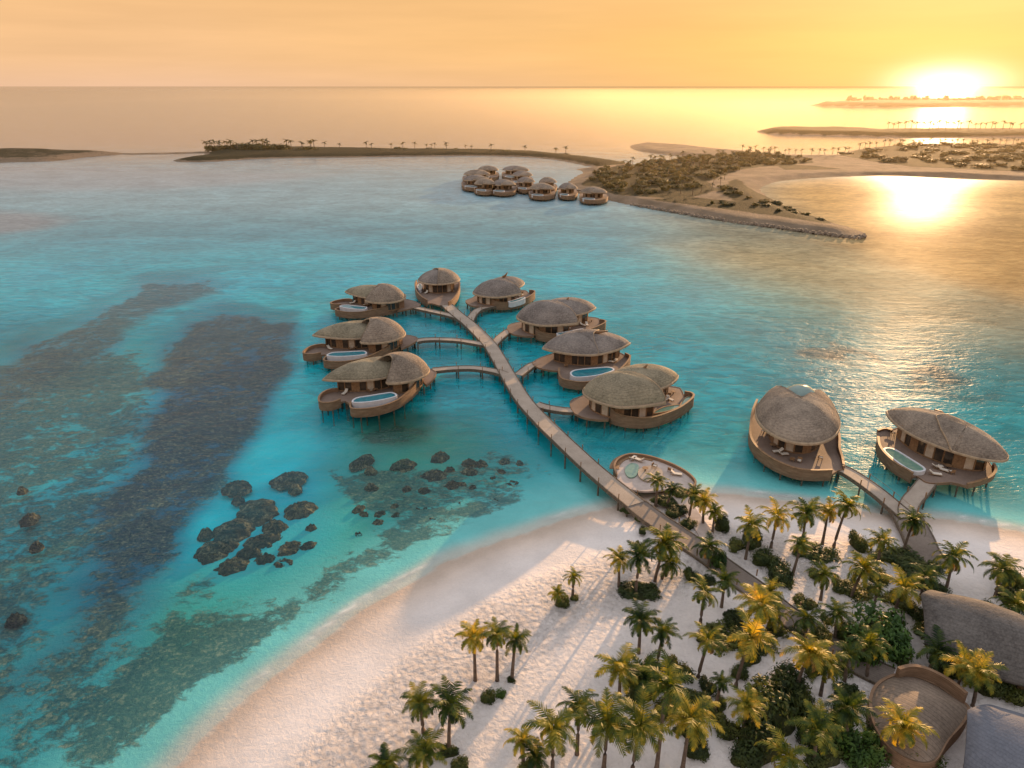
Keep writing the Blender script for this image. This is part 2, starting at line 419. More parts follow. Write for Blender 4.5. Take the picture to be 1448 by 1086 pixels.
def m_ground():
    m, nt = newmat('sand_and_seabed')
    a = N(nt, 'ShaderNodeAttribute', attribute_name='tint'); rf = N(nt, 'ShaderNodeAttribute', attribute_name='reef'); rg = N(nt, 'ShaderNodeAttribute', attribute_name='rough')
    wp = worldpos(nt)
    n1 = noise(nt, wp, .28, 5, .6, .6); n2 = noise(nt, worldpos(nt,(.62,1.,1.),(0,0,.9)), .75, 9, .82, .5); n3 = noise(nt, wp, .11, 4, .6)
    n4 = noise(nt, worldpos(nt,(1,1,1)), 1.9, 8, .8, .3)
    vo0 = N(nt,'ShaderNodeTexVoronoi', feature='F1'); vo0.inputs['Scale'].default_value = .55; L(nt, worldpos(nt,(.7,1,1),(0,0,.8)), vo0.inputs[0])
    nn_ = mathn(nt,'ADD', mathn(nt,'ADD', mathn(nt,'MULTIPLY', n1, .35), mathn(nt,'MULTIPLY', n2, .65)), mathn(nt,'MULTIPLY', mathn(nt,'SUBTRACT', .45, vo0.outputs['Distance']), .10))
    nn_ = mathn(nt,'ADD', mathn(nt,'MULTIPLY', mathn(nt,'SUBTRACT', nn_, .5), 2.6), .5)
    mask = mathn(nt, 'SUBTRACT', mathn(nt,'ADD', nn_, mathn(nt,'MULTIPLY', rf.outputs['Fac'], 1.1)), 1.)
    mask = ramp(nt, [(0,0.),(.22,1.)], mask)
    nc = mathn(nt,'ADD', mathn(nt,'MULTIPLY', n4, .6), mathn(nt,'MULTIPLY', n2, .4))
    reefc = ramp(nt, [(.41,(.001,.005,.008)),(.485,(.006,.024,.028)),(.52,(.03,.055,.035)),(.57,(.13,.13,.075)),(.66,(.30,.27,.17))], nc)
    reefc = mixc(nt, .16, reefc, a.outputs['Color'])
    c = mixc(nt, mathn(nt,'MULTIPLY', mask, mathn(nt,'MINIMUM', mathn(nt,'MULTIPLY', rf.outputs['Fac'], 5.), .92)), a.outputs['Color'], reefc)
    # scuffed sand: shading of the hollows put into the tint, besides the bump
    vs_ = N(nt,'ShaderNodeTexVoronoi', feature='SMOOTH_F1'); vs_.inputs['Scale'].default_value = .95; L(nt, wp, vs_.inputs[0])
    sc_ = ramp(nt, [(.15,.74),(.45,1.04),(.8,1.1)], mathn(nt,'ADD', mathn(nt,'MULTIPLY', vs_.outputs['Distance'], .7), mathn(nt,'MULTIPLY', n4, .35)))
    c = mixc(nt, rg.outputs['Fac'], c, mixc(nt, 1., c, sc_, 'MULTIPLY'))
    v = ramp(nt, [(.3,.86),(.7,1.1)], n3); c = mixc(nt, 1., c, v, 'MULTIPLY')
    v2 = ramp(nt, [(.3,.93),(.7,1.04)], noise(nt, worldpos(nt), 3.2, 6, .7)); c = mixc(nt, 1., c, v2, 'MULTIPLY')
    b1 = noise(nt, worldpos(nt), 1.6, 6, .65, .6); vo = N(nt,'ShaderNodeTexVoronoi', feature='SMOOTH_F1'); vo.inputs['Scale'].default_value = 1.5; L(nt, worldpos(nt), vo.inputs[0])
    hb = mathn(nt,'ADD', mathn(nt,'MULTIPLY', b1, .13), mathn(nt,'MULTIPLY', mathn(nt,'MULTIPLY', mathn(nt,'ADD', vo.outputs['Distance'], b1), rg.outputs['Fac']), .9))
    bm = N(nt,'ShaderNodeBump'); bm.inputs['Strength'].default_value = .9; bm.inputs['Distance'].default_value = 1.; L(nt, hb, bm.inputs['Height'])
    out(nt, princ(nt, c, .9, bm.outputs[0], spec=.15).outputs[0]); return m
MG = m_ground()
keep_land = (DS < 1.0)[:-1,:-1] | (DS < 1.0)[1:,1:] | (DS < 1.0)[:-1,1:] | (DS < 1.0)[1:,:-1]
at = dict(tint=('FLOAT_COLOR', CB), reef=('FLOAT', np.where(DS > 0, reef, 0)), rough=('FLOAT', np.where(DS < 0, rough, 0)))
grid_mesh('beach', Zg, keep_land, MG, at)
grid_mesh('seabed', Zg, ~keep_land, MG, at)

def m_water():
    m, nt = newmat('sea_water')
    a = N(nt, 'ShaderNodeAttribute', attribute_name='body'); op = N(nt, 'ShaderNodeAttribute', attribute_name='murk'); am = N(nt, 'ShaderNodeAttribute', attribute_name='chop')
    w1 = noise(nt, worldpos(nt, (.22,.5,1), (0,0,.15)), 1.0, 3, .55, .8)
    w2 = noise(nt, worldpos(nt, (.9,1.7,1), (0,0,-.2)), 1.0, 4, .6, .5)
    w3 = noise(nt, worldpos(nt, (.035,.06,1), (0,0,.3)), 1.0, 3, .5, .6)
    h = mathn(nt,'ADD', mathn(nt,'MULTIPLY',w1,.38), mathn(nt,'ADD', mathn(nt,'MULTIPLY',w2,.17), mathn(nt,'MULTIPLY',w3,.8)))
    bm = N(nt,'ShaderNodeBump'); L(nt, am.outputs['Fac'], bm.inputs['Strength']); bm.inputs['Distance'].default_value = 1.0; L(nt, h, bm.inputs['Height'])
    fr = N(nt, 'ShaderNodeFresnel'); fr.inputs['IOR'].default_value = 1.33; L(nt, bm.outputs[0], fr.inputs['Normal'])
    gl = N(nt, 'ShaderNodeBsdfAnisotropic'); ga = N(nt,'ShaderNodeAttribute', attribute_name='gloss'); L(nt, ga.outputs['Fac'], gl.inputs['Roughness']); sa = N(nt,'ShaderNodeAttribute', attribute_name='sheen'); L(nt, sa.outputs['Fac'], gl.inputs['Color']); L(nt, bm.outputs[0], gl.inputs['Normal'])
    tr = N(nt, 'ShaderNodeBsdfTransparent'); tr.inputs[0].default_value = (.93,.99,1.,1)
    df = N(nt, 'ShaderNodeBsdfDiffuse'); L(nt, bm.outputs[0], df.inputs['Normal'])
    v = mixc(nt, 1., ramp(nt, [(.35,.80),(.65,1.14)], w3), ramp(nt, [(.38,.74),(.62,1.16)], w1), 'MULTIPLY')  # ripple light and shade painted into the body colour by wave height
    L(nt, mixc(nt, 1., a.outputs['Color'], v, 'MULTIPLY'), df.inputs[0])
    m1 = N(nt,'ShaderNodeMixShader'); L(nt, op.outputs['Fac'], m1.inputs[0]); L(nt, tr.outputs[0], m1.inputs[1]); L(nt, df.outputs[0], m1.inputs[2])
    m2 = N(nt,'ShaderNodeMixShader'); gb = N(nt,'ShaderNodeNewGeometry'); L(nt, mathn(nt,'MULTIPLY', fr.outputs[0], mathn(nt,'SUBTRACT', 1., gb.outputs['Backfacing'])), m2.inputs[0]); L(nt, m1.outputs[0], m2.inputs[1]); L(nt, gl.outputs[0], m2.inputs[2])
    out(nt, m2.outputs[0]); return m
murk = np.clip(.01+depth*.03, 0, .12); murk = np.maximum(murk, .62*smooth(100, 132, Y+.25*X)*smooth(4,16,DS)*(1-np.clip(band+band_b+reef_l,0,1))); murk = np.maximum(murk, .62*smooth(10,40,X)*smooth(4,16,DS)); murk = np.maximum(murk, .5*smooth(130,175,Y)); murk = np.maximum(murk, smooth(170, 420, Y)); murk = np.maximum(murk, smooth(200, 400, np.abs(X)))
murk = murk*smooth(0, 5, DS)*(1-.75*np.clip(band+band_b+reef_l, 0, 1))
chop = np.clip(.44*smooth(0,14,DS)+.05, 0, 1)*(1-.66*smooth(190, 360, Y))*(1-.35*smooth(500, 1500, Y))
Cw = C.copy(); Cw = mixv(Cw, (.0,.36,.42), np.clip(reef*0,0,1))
keep_w = (DS > -3.0)[:-1,:-1] | (DS > -3.0)[1:,1:]
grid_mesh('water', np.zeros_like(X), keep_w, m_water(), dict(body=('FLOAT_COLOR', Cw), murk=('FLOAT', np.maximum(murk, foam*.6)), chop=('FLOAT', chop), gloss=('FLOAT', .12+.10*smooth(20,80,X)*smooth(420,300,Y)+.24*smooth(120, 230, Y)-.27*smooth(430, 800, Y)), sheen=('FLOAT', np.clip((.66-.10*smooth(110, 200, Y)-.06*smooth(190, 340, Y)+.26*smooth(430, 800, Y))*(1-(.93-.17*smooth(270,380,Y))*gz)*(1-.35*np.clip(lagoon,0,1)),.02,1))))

# ------------------------------------------------------------------ coral heads
def coral_mesh(seed, n=14, rr=20):
    r = random.Random(seed); mb = MB(); k = 54
    for i in range(rr+1):
        t = i/rr
        for j in range(k):
            a = 2*math.pi*j/k
            w = 1+.10*math.sin(a*2+seed)+.06*math.sin(a*5+seed*2)+.05*math.sin(a*11+seed*3)
            rad = t*w
            xx, yy = rad*math.cos(a)*4+seed*9, rad*math.sin(a)*4; z = (1-t**6)*(.35+.25*math.sin(t*5.5)+.75*float(fbm(np.array([xx]),np.array([yy]),seed,5)[0])-.2+.12*r.random()) if i < rr else -.2
            mb.v.append((rad*math.cos(a), rad*math.sin(a), z))
    for i in range(rr):
        for j in range(k):
            a = i*k+j; b = i*k+(j+1) % k; mb.f.append((a, a+k, b+k, b))
    return mb
corals = [(363,718,40,'large dark coral head at the top of the cluster of round reefs'),(424,717,30,'broad coral head on the right shoulder of the reef cluster'),(330,745,38,'mottled coral head at the upper left of the reef cluster'),
 (300,775,34,'wide coral head on the left edge of the reef cluster'),(372,762,34,'dark coral head in the middle of the reef cluster'),(410,775,36,'coral head on the right side of the reef cluster'),(330,798,36,'coral head at the bottom of the reef cluster facing the beach'),
 (402,796,30,'pale topped coral head at the lower right of the reef cluster'),(436,772,22,'small coral head on the right tip of the reef cluster'),(352,780,26,'rough coral head low in the reef cluster'),
 (334,686,26,'lone flat coral ring on pale turquoise sand left of the reef'),(408,674,30,'round coral ring above the reef cluster'),(417,688,14,'little coral lump touching the round ring reef'),(336,704,12,'tiny dark coral patch under the lone flat ring'),
 (616,670,34,'dark oval coral head in the open water left of the jetty'),(622,643,22,'grey coral head nearest to the waterside villas'),(640,686,30,'coral head below the dark oval coral'),(600,693,24,'coral lump left of the scattered reef middle'),
 (535,740,22,'coral patch nearest to the green shallows'),(655,715,30,'wide coral patch in the middle of the scattered reef'),(725,685,26,'coral patch beside the jetty shadow'),(700,712,18,'small coral patch near the beach'),
 (592,765,20,'dark coral lump just off the beach'),(560,730,18,'small round coral among green shallows'),(680,655,18,'small coral between reef and jetty'),(735,655,12,'tiny coral close to the jetty'),
 (20,872,20,'flat pale reef slab at the left side of the picture'),(40,730,22,'brown reef slab on the far left shallows'),(30,690,12,'little brown reef slab left of the dark channel'),(50,770,14,'dark reef lump on the left shallows'),(290,752,18,'small dark coral at the upper left rim of the reef cluster'),(388,742,30,'coral head just under the top pair of the reef cluster'),(318,770,26,'coral between the left edge and middle of the reef cluster'),(375,790,28,'dark coral low in the centre of the reef cluster'),(440,745,16,'little coral at the upper right rim of the reef cluster'),
 (636,662,14,'tiny coral above the dark oval coral'),(668,690,16,'small coral right of the scattered reef middle'),(612,735,20,'coral patch at the bottom of the scattered reef'),(640,745,14,'tiny coral under the scattered reef'),(575,690,16,'coral at the left of the scattered reef'),(690,735,14,'tiny coral at the reef edge facing the beach')]
cm = [coral_mesh(s) for s in range(4)]; cme = []
for i, (px, py, w, lab) in enumerate(corals):
    x, y = G(px, py, -1.2); rad = w/ (F/depth_at(x,y))*(.74 if i < 14 else .6)
    if i < 4:
        o = cm[i].build('coral_head', M['coral'], None, True); cme.append(o)
    else:
        o = cme[i % 4].copy(); col.objects.link(o)
    o.location = (x, y, -1.9); o.scale = (rad, rad*1.15, .95+.4*rnd.random()); o.rotation_euler = (0,0,rnd.random()*6)
    tag(o, lab, 'coral reef', 'coral heads under the turquoise water')
rc = random.Random(3)
for i in range(34):
    px, py = rc.uniform(500,745), rc.uniform(645,775)
    if py > 812-.17*(px-400)-10 or (px > 660 and py > 735): continue
    x, y = G(px, py, -1.2); rad = rc.uniform(5,15)/(F/depth_at(x,y))
    o = cme[i % 4].copy(); col.objects.link(o); o.location = (x, y, -1.9); o.scale = (rad*1.3, rad, .9+.3*rc.random()); o.rotation_euler = (0,0,rc.random()*6)
    tag(o, 'small dark coral head in the scattered reef field between cluster and beach', 'coral reef', 'scattered coral heads by the beach')

# ------------------------------------------------------------------ villas
M['rimlight_trim'] = m_plain('roof_rimlight_trim', (.42,.30,.18), (.26,.18,.11), .7, 1.5)  # lighter strip added along roof edges, standing in for golden rim light
def interp(tab, v):
    return float(np.interp(v, [t[0] for t in tab], [t[1] for t in tab]))
class Ctx:
    "keeps the things of one villa: where its base is and how its plan is laid on the ground"
    def __init__(s, root, ax, ay, xf=None): s.root = root; s.ax = ax; s.ay = ay; s.xf = xf or (lambda p: p); s.k = 1.
    def W(s, p, z):
        zz = p[2] if len(p) > 2 else z
        return s.xf(G(p[0], p[1], zz))
    def add(s, mb, name, mat, smooth_=False, parent=None):
        o = mb.build(name, mat, parent or s.root, smooth_)
        if parent is None: o.location = (-s.ax, -s.ay, 0)
        return o
def similarity(a0, a1, b0, b1):
    A = complex(*a1)-complex(*a0); B = complex(*b1)-complex(*b0); k = B/A; c0 = complex(*a0); d0 = complex(*b0)
    f = lambda p: ((lambda q: (q.real, q.imag))(d0+(complex(*p[:2])-c0)*k))
    return f, abs(k)
def dome(cx, D):
    """D: l, r = ends of the long axis on the photograph at eave height z; b half width; h rise; pl, pr pointedness; cut table (v -> u)"""
    z0 = D.get('z', 5.0); l = np.array(cx.W(D['l'], z0)); r = np.array(cx.W(D['r'], z0)); c = (l+r)/2; a = np.linalg.norm(r-l)/2
    ex = (r-l)/np.linalg.norm(r-l); ey = np.array((-ex[1], ex[0]))
    if 'face' not in D and ey[1] < 0: ey = -ey
    b = D['b']*cx.k; h = D['h']*cx.k; p_l = D.get('pl', 2.); p_r = D.get('pr', 2.); cut = D.get('cut'); flip = D.get('flip', False); tx = D.get('tx', 0.); ty = D.get('ty', 0.); z0 = 5.+(z0-5.) if cx.k == 1 else 2+(z0-2)*cx.k
    qf = lambda u: .5 if (p_l if u < 0 else p_r) >= 2 else .8
    def w(u):
        p = p_l if u < 0 else p_r; return max(0., 1-abs(u)**p)**qf(u)
    def hz(u, v):
        ww = w(u)
        if ww < 1e-4: s = 0.
        else: s = max(0., 1-(v/ww)**2)**.8 * max(0., 1-abs(u)**(max(2.1, p_r) if u > 0 else 2.1))**.75
        return z0+h*s+tx*u+ty*v
    # outline
    n = 72; B = []
    for i in range(n):
        t = 2*math.pi*i/n; u = math.cos(t); v = math.sin(t)
        sgn = 1 if v >= 0 else -1; v = sgn*w(u)*(1 if abs(v) > 1e-6 else 0)
        if cut:
            cu = interp(cut, v)
            if flip and u > cu: u = cu
            if not flip and u < cu: u = cu
            # keep inside the dome after the cut
            v = sgn*min(abs(v), w(u))
        B.append((u, v))
    uc = sum(p[0] for p in B)/n; vc = sum(p[1] for p in B)/n*.3
    mb = MB(); mb.uv = []; K = 14
    for k in range(K+1):
        t = (k/K)**.85
        for j,(u,v) in enumerate(B):
            uu = uc+(u-uc)*t; vv = vc+(v-vc)*t
            q = c+ex*uu*a+ey*vv*b; z = hz(uu, vv)
            # soft ripple of laid thatch
            z += .07*(vnoise(q[0]*.8, q[1]*.8, 5)-.5)
            mb.v.append((q[0], q[1], z))
            cp = (ex*(uu-uc)*a+ey*(vv-vc)*b)
            mb.uv.append((math.atan2(cp[1], cp[0])*3.2, t*(a+b)/2))
    for k in range(K):
        for j in range(n):
            a0 = k*n+j; a1 = k*n+(j+1) % n; mb.f.append((a0, a0+n, a1+n, a1) if True else ())
    base = K*n; th = .22
    for lev in (1, 2):
        for j,(u,v) in enumerate(B):
            s = 1. if lev == 1 else .88
            uu = uc+(u-uc)*s; vv = vc+(v-vc)*s; q = c+ex*uu*a+ey*vv*b
            mb.v.append((q[0], q[1], hz(u, v)-th if lev == 1 else hz(u,v)*.6+hz(uu,vv)*.4-th*.8)); mb.uv.append((j*.3, (a+b)/2+lev*.3))
    for j in range(n):
        j1 = (j+1) % n; e0, e1 = base+j, base+j1; l0, l1 = base+n+j, base+n+j1; m0, m1 = base+2*n+j, base+2*n+j1
        mb.f.append((e0, l0, l1, e1)); mb.f.append((l0, m0, m1, l1))
    nv = len(mb.v); mb.v.append((c[0]+ex[0]*uc*a, c[1]+ex[1]*uc*a, hz(uc,vc)-.6)); mb.uv.append((0,0))
    for j in range(n): mb.f.append((base+2*n+j, nv, base+2*n+(j+1) % n))
    shell = cx.add(mb, D.get('name', 'roof_shell'), D.get('mat', M['thatch']), True)
    tr = MB(); nt_ = len(B); tr_h = .05
    for j,(u,v) in enumerate(B):
        qo = c+ex*(uc+(u-uc)*1.012)*a+ey*(vc+(v-vc)*1.012)*b; qi = c+ex*(uc+(u-uc)*.985)*a+ey*(vc+(v-vc)*.985)*b; z = hz(u, v); zi = hz(uc+(u-uc)*.985, vc+(v-vc)*.985)
        tr.v += [(qo[0],qo[1],z-.20),(qo[0],qo[1],z+tr_h),(qi[0],qi[1],zi+tr_h),(qi[0],qi[1],zi-.1)]
    for j in range(nt_):
        j1 = (j+1) % nt_
        for t in range(3): tr.f.append((4*j+t, 4*j1+t, 4*j1+t+1, 4*j+t+1))
    cx.add(tr, 'roof_rimlight_trim', M['rimlight_trim'], True)
    return dict(c=c, ex=ex, ey=ey, a=a, b=b, hz=hz, B=B, uc=uc, vc=vc, z0=z0)
def drum(cx, d, s=.78, pattern='GGCGWGGCGGWCGG', zb=2., step=1.5, solid=None, zt=None):
    "curved wall under a roof shell; each bay is timber, glass or curtain"
    B = d['B']; pts = []
    for u, v in B:
        uu = d['uc']+(u-d['uc'])*s; vv = d['vc']+(v-d['vc'])*s; q = d['c']+d['ex']*uu*d['a']+d['ey']*vv*d['b']; pts.append(tuple(q))
    pts.append(pts[0]); P = resample(pts, step*cx.k)
    wall = MB(); cols = MB(); k = 0
    zt = zt or d['z0']+.8
    for i in range(len(P)-1):
        a, b = P[i], P[i+1]; ch = pattern[i % len(pattern)]
        if solid and solid(a, d): ch = 'W'
        wall.ribbon([a, b], .16, zb-.05, zb+.25); cols.box((a[0], a[1], (zb+zt)/2), (.2,.2,zt-zb))
        if ch == 'W': wall.ribbon([a, b], .2, zb, zt)
        else:
            m = MB(); m.ribbon([a, b], .07, zb+.25, zt)
            cx.add(m, 'window' if ch == 'G' else 'curtain', M['glass'] if ch == 'G' else M['curtain'])
    cx.add(wall, 'wall', M['wood']); cx.add(cols, 'wall_frame', M['wood'])
def lounger_mb():
    m = MB(); m.box((0,0,.32), (.65,1.3,.12)); m.quad((-.32,.65,.3),(.32,.65,.3),(.32,1.25,.75),(-.32,1.25,.75)); m.quad((-.32,.65,.42),(-.32,1.25,.87),(.32,1.25,.87),(.32,.65,.42))
    for x in (-.27,.27):
        for y in (-.55,.55): m.box((x,y,.14),(.06,.06,.28))
    return m
def make_lounger():
    t = thing('sun_lounger', 'x', 'lounger'); f = MB()
    for x in (-.3,.3):
        f.box((x,0,.24),(.06,1.9,.07))
        for y in (-.8,.5): f.box((x,y,.11),(.06,.06,.22))
    a = f.build('frame', M['wood'], t); c = MB(); c.box((0,-.3,.34),(.62,1.25,.12)); n = len(c.v)
    c.v += [(-.31,.33,.29),(.31,.33,.29),(.31,.9,.75),(-.31,.9,.75),(-.31,.27,.4),(.31,.27,.4),(.31,.84,.86),(-.31,.84,.86)]
    for q in ((0,3,2,1),(4,5,6,7),(0,1,5,4),(1,2,6,5),(2,3,7,6),(3,0,4,7)): c.f.append(tuple(n+i for i in q))
    b = c.build('cushion', M['cushion'], t); KIDS[t.name] = [a, b]; return t
def make_chair():
    t = thing('lounge_chair', 'x', 'chair'); f = MB()
    for x in (-.3,.3):
        for y in (-.3,.3): f.box((x,y,.2),(.06,.06,.4))
    f.box((0,.34,.62),(.7,.08,.5)); 
    for x in (-.34,.34): f.box((x,0,.5),(.07,.7,.14))
    a = f.build('frame', M['wood'], t); c = MB(); c.box((0,-.02,.44),(.58,.6,.14),0,.95); b = c.build('cushion', M['cushion'], t); KIDS[t.name] = [a,b]; return t
def make_table():
    t = thing('side_table', 'x', 'table'); f = MB(); f.prism([(math.cos(i*math.pi/7)*.5, math.sin(i*math.pi/7)*.5) for i in range(14)], .52, .6)
    a = f.build('tabletop', M['wood'], t); g = MB(); g.tube([(0,0,0),(0,0,.52)], [.12,.06], 8); b = g.build('pedestal', M['dark'], t); KIDS[t.name] = [a,b]; return t
_furn = dict(); 
def furnish(kind, x, y, z, rz, label, group):
    mk = dict(L=make_lounger, C=make_chair, T=make_table)[kind]
    if kind not in _furn:
        o = mk(); _furn[kind] = o; o.location = (x,y,z); o.rotation_euler = (0,0,rz); o['label'] = label; o['group'] = group
    else: copy_tree(_furn[kind], (x,y,z), rz, 1., label, group)

def villa(name_lab, S, xf=None, k=1., who=''):
    anc = S['anchor']; p = G(anc[0], anc[1], 2.); p = xf(p) if xf else p
    root = thing('overwater_villa', name_lab, 'villa', (p[0], p[1], 0), 0, S.get('group', 'overwater villas in the turquoise lagoon'))
    cx = Ctx(root, p[0], p[1], xf); cx.k = k
    zr = S.get('zr', 2.9)
    paras = [[cx.W(q, zr) for q in P] for P in S['parapets']]
    deck = []
    for q in S['deck']:
        if isinstance(q, int): deck += crom(paras[q], 3)
        elif isinstance(q, str): deck += crom(paras[int(q[1:])], 3)[::-1]
        else: deck.append(cx.W(q, 2.))
    mb = MB(); mb.prism(resample(crom(deck, 2, True), .8), 1.7, 2.0); cx.add(mb, 'deck', M['deck'])
    ed = MB(); ed.ribbon(crom(deck, 2, True), .14, 1.62, 2.06, True); cx.add(ed, 'deck_edge', M['parapet'])
    for i, P in enumerate(paras):
        zt = S.get('tops', {}).get(i)
        c = crom([(x, y, zt[j] if zt else zr) for j, (x, y) in enumerate(P)], 5)
        w = MB(); low = S.get('low', {}).get(i, .95)
        n = len(c); 
        for a, b in zip(c[:-1], c[1:]):
            pass
        w.ribbon([(q[0],q[1]) for q in c], .28, low, zr) if not zt else None
        if zt:
            n0 = len(w.v)
            for j, q in enumerate(c):
                a = c[max(j-1,0)]; b = c[min(j+1,n-1)]; dx, dy = b[0]-a[0], b[1]-a[1]; L_ = math.hypot(dx,dy)+1e-9; nx, ny = -dy/L_*.14, dx/L_*.14
                w.v += [(q[0]+nx,q[1]+ny,low),(q[0]-nx,q[1]-ny,low),(q[0]-nx,q[1]-ny,q[2]),(q[0]+nx,q[1]+ny,q[2])]
            for j in range(n-1):
                a, b = n0+4*j, n0+4*j+4
                for t in range(4): w.f.append((a+t, b+t, b+(t+1) % 4, a+(t+1) % 4))
            w.f.append((n0,n0+1,n0+2,n0+3)); w.f.append((n0+4*n-1,n0+4*n-2,n0+4*n-3,n0+4*n-4))
        cx.add(w, 'parapet', M['parapet'])
        cap = MB(); cap.ribbon([(q[0],q[1],q[2]+.06) for q in c], .4, zr-.02, zr+.06); cx.add(cap, 'handrail', M['wood'])
    # piles
    D = resample(crom(deck, 2, True)+[deck[0]], 3.6*k); ctr = np.mean(np.array(D), 0)
    for q in D:
        q = np.array(q); d = ctr-q; d = d/np.linalg.norm(d); q = q+d*.5
        t = MB(); t.tube([(q[0]-d[0]*.1, q[1]-d[1]*.1, -2.6), (q[0], q[1], 1.7)], [.17,.15], 6); cx.add(t, 'pile', M['pile'])
        q = q+d*3.2*k; 
        if rnd.random() < .35: t = MB(); t.tube([(q[0], q[1], -2.6), (q[0], q[1], 1.7)], [.17,.15], 6); cx.add(t, 'pile', M['pile'])
    ds = []
    for dd in S['domes']: ds.append(dome(cx, dd))
    for i, dd in enumerate(S['domes']):
        if dd.get('wall', True): drum(cx, ds[i], dd.get('ws', .74), dd.get('pat', 'GGCGWGGCGGWCGG'), zb=2., zt=None)
    for P in S.get('pools', []):
        zp = P.get('z', 3.2); pp = [cx.W(q, zp) for q in P['p']]; pp = crom(pp, 4, True)
        if P.get('white', True):
            w = MB(); w.ribbon(pp, .34, zp-1.5, zp, True); pool = cx.add(w, 'pool', M['white'])
        else:
            w = MB(); w.ribbon(pp, .2, zp-.3, zp, True); pool = cx.add(w, 'pool', M['wood'])
        q = MB(); q.prism(pp, zp-.6, zp-.1); o = q.build('pool_water', P.get('mat', M['poolwater']), pool)
    for f in S.get('furn', []):
        x, y = cx.W((f[1], f[2]), 2.); 
        nm = {'L':'cushioned sun lounger','C':'low cushioned armchair','T':'small round wooden table'}[f[0]]
        furnish(f[0], x, y, 2.0, rnd.random()*6.28, nm+' on the deck of '+who, 'outdoor furniture on the villa decks')
    if S.get('glass_dome'):
        gd = S['glass_dome']; c = cx.W(gd['c'], gd['z']); m = MB(); n = 24
        for i in range(9):
            t = math.pi/2*i/8
            for j in range(n): m.v.append((c[0]+gd['r']*math.cos(t)*math.cos(2*math.pi*j/n), c[1]+gd['r']*math.cos(t)*math.sin(2*math.pi*j/n), gd['z']+gd['h']*math.sin(t)))
        for i in range(8):
            for j in range(n): m.f.append((i*n+j, i*n+(j+1) % n, (i+1)*n+(j+1) % n, (i+1)*n+j))
        cx.add(m, 'glass_dome', M['domeglass'], True)
    if S.get('horn'):
        a = S['horn']; m = MB(); P = [(*cx.W(q, q[2]), q[2]) for q in a]; m.tube(P, [.5,.35,.12][:len(P)], 6); cx.add(m, 'roof_horn', M['wood'], True)
    return root
M['domeglass'] = m_plain('dome_glass', (.22,.30,.25), (.14,.2,.17), .12, .5, spec=.6)

VL = dict(anchor=(540,548), zr=2.75,
  parapets=[[(478,549),(466,550.5),(456,555),(451,562),(452.5,568),(464,569),(474,567),(481,564)],
            [(496,568),(497,577),(517,577.5),(539,574),(560.5,566.5),(574,558),(584,550),(592,541),(597.5,531)]],
  tops={1:[2.75,2.75,2.75,2.75,2.8,3.0,3.3,3.9,4.8]},
  deck=[0,(488,567),1,(603,545),(616,531),(614,524),(600,521),(570,520),(530,524),(500,530),(484,540)],
  domes=[dict(l=(456,537),r=(590,514),b=4.9,h=2.7,pl=1.5,mat=M['thatch3'],z=4.9,pat='GGCGGWGCG'),
         dict(l=(521,536),r=(604,517.5),b=5.4,h=4.2,z=5.1,cut=[(-1,-.9),(-.75,-.74),(-.5,-.42),(-.2,-.24),(.1,-.22),(.5,-.42),(1,-.8)],mat=M['thatch'],pat='GGCGWGCG',ws=.72,ty=.25)],
  pools=[dict(p=[(499,568.3),(517,568.3),(540,565),(560,559.5),(554,554.8),(541,556.2),(523,559.2),(504,562.5)],z=3.25)],
  furn=[('T',531,553),('C',524,555),('C',536,550),('L',488,557),('L',569,552),('L',574,549)])
VR = dict(anchor=(900,572), zr=3.1,
  parapets=[[(861,580),(865,584),(877,588),(898.5,591),(921,590),(944,583.5),(962,575.5),(976,565.5),(981,559),(977.6,555),(968,553)]],
  tops={0:[5.0,4.2,3.4,3.2,3.1,3.1,3.1,3.1,3.1,3.1,3.1]},
  deck=[(806,571),(812.7,584.5),(833,592),(860,593.5),0,(962,549),(944,546),(910,541),(870,545),(840,551),(826,559),(811,564)],
  domes=[dict(l=(856,544),r=(959,531),b=5.4,h=3.1,z=5.3,pr=1.7,mat=M['thatch3'],pat='GCGGWGCG'),
         dict(l=(825,550),r=(949,568),b=6.2,h=4.6,z=5.0,flip=True,pr=1.3,cut=[(-1,1.),(-.3,1.),(-.12,.86),(.02,.6),(.15,.36),(.3,.14),(.5,-.02),(.75,-.1),(1,-.05)],mat=M['thatch3'],pat='GCGWGGC',ws=.80)],
  pools=[dict(p=[(924,584),(936.5,576),(958,572),(960,575),(944,581)],z=2.5,white=False,mat=M['poolgreen']),dict(p=[(962,574),(967,564),(974,560),(978,562),(972,568)],z=2.6,white=False,mat=M['poolgreen'])],
  furn=[('C',946,560),('T',952,557),('L',940,567),('L',947,566),('C',920,576)], horn=[(905,523,7.6),(911,520.5,8.2),(916,515,9.2)])
lt = ((458,536),(603.5,517)); rt = ((826,554),(957,531))
def placed(tips, tips2):
    return similarity(G(*tips[0],5.), G(*tips[1],5.), G(*tips2[0],5.), G(*tips2[1],5.))
villa('brown two shelled villa with white pool, nearest on the left of the jetty', VL, who='the front left villa')
f, k = placed(lt, ((443.7,473.7),(573.5,469.5))); villa('middle one of the three left villas, its deck furthest left', VL, f, k, 'the middle left villa')
f, k = placed(lt, ((488.8,411),(574,421))); villa('smaller thatched villa at the back left of the near cluster, left of the jetty', VL, f, k, 'the back left villa')
villa('olive brown villa with high curved timber hull, nearest on the right of the jetty', VR, who='the front right villa')
VR1 = dict(VR); VR1['pools'] = [dict(p=[(905,588),(921,584),(944,577),(950,580),(935,587),(912,592)],z=3.3)]
f, k = placed(rt, ((732,448),(841.6,435.6))); VR1['domes'] = [dict(d, mat=M['thatch2']) for d in VR['domes']]
villa('grey brown two shelled villa, furthest back of the three right of the jetty', VR1, f, k, 'the back right villa')
f, k = placed(rt, ((670,413),(740,398)))
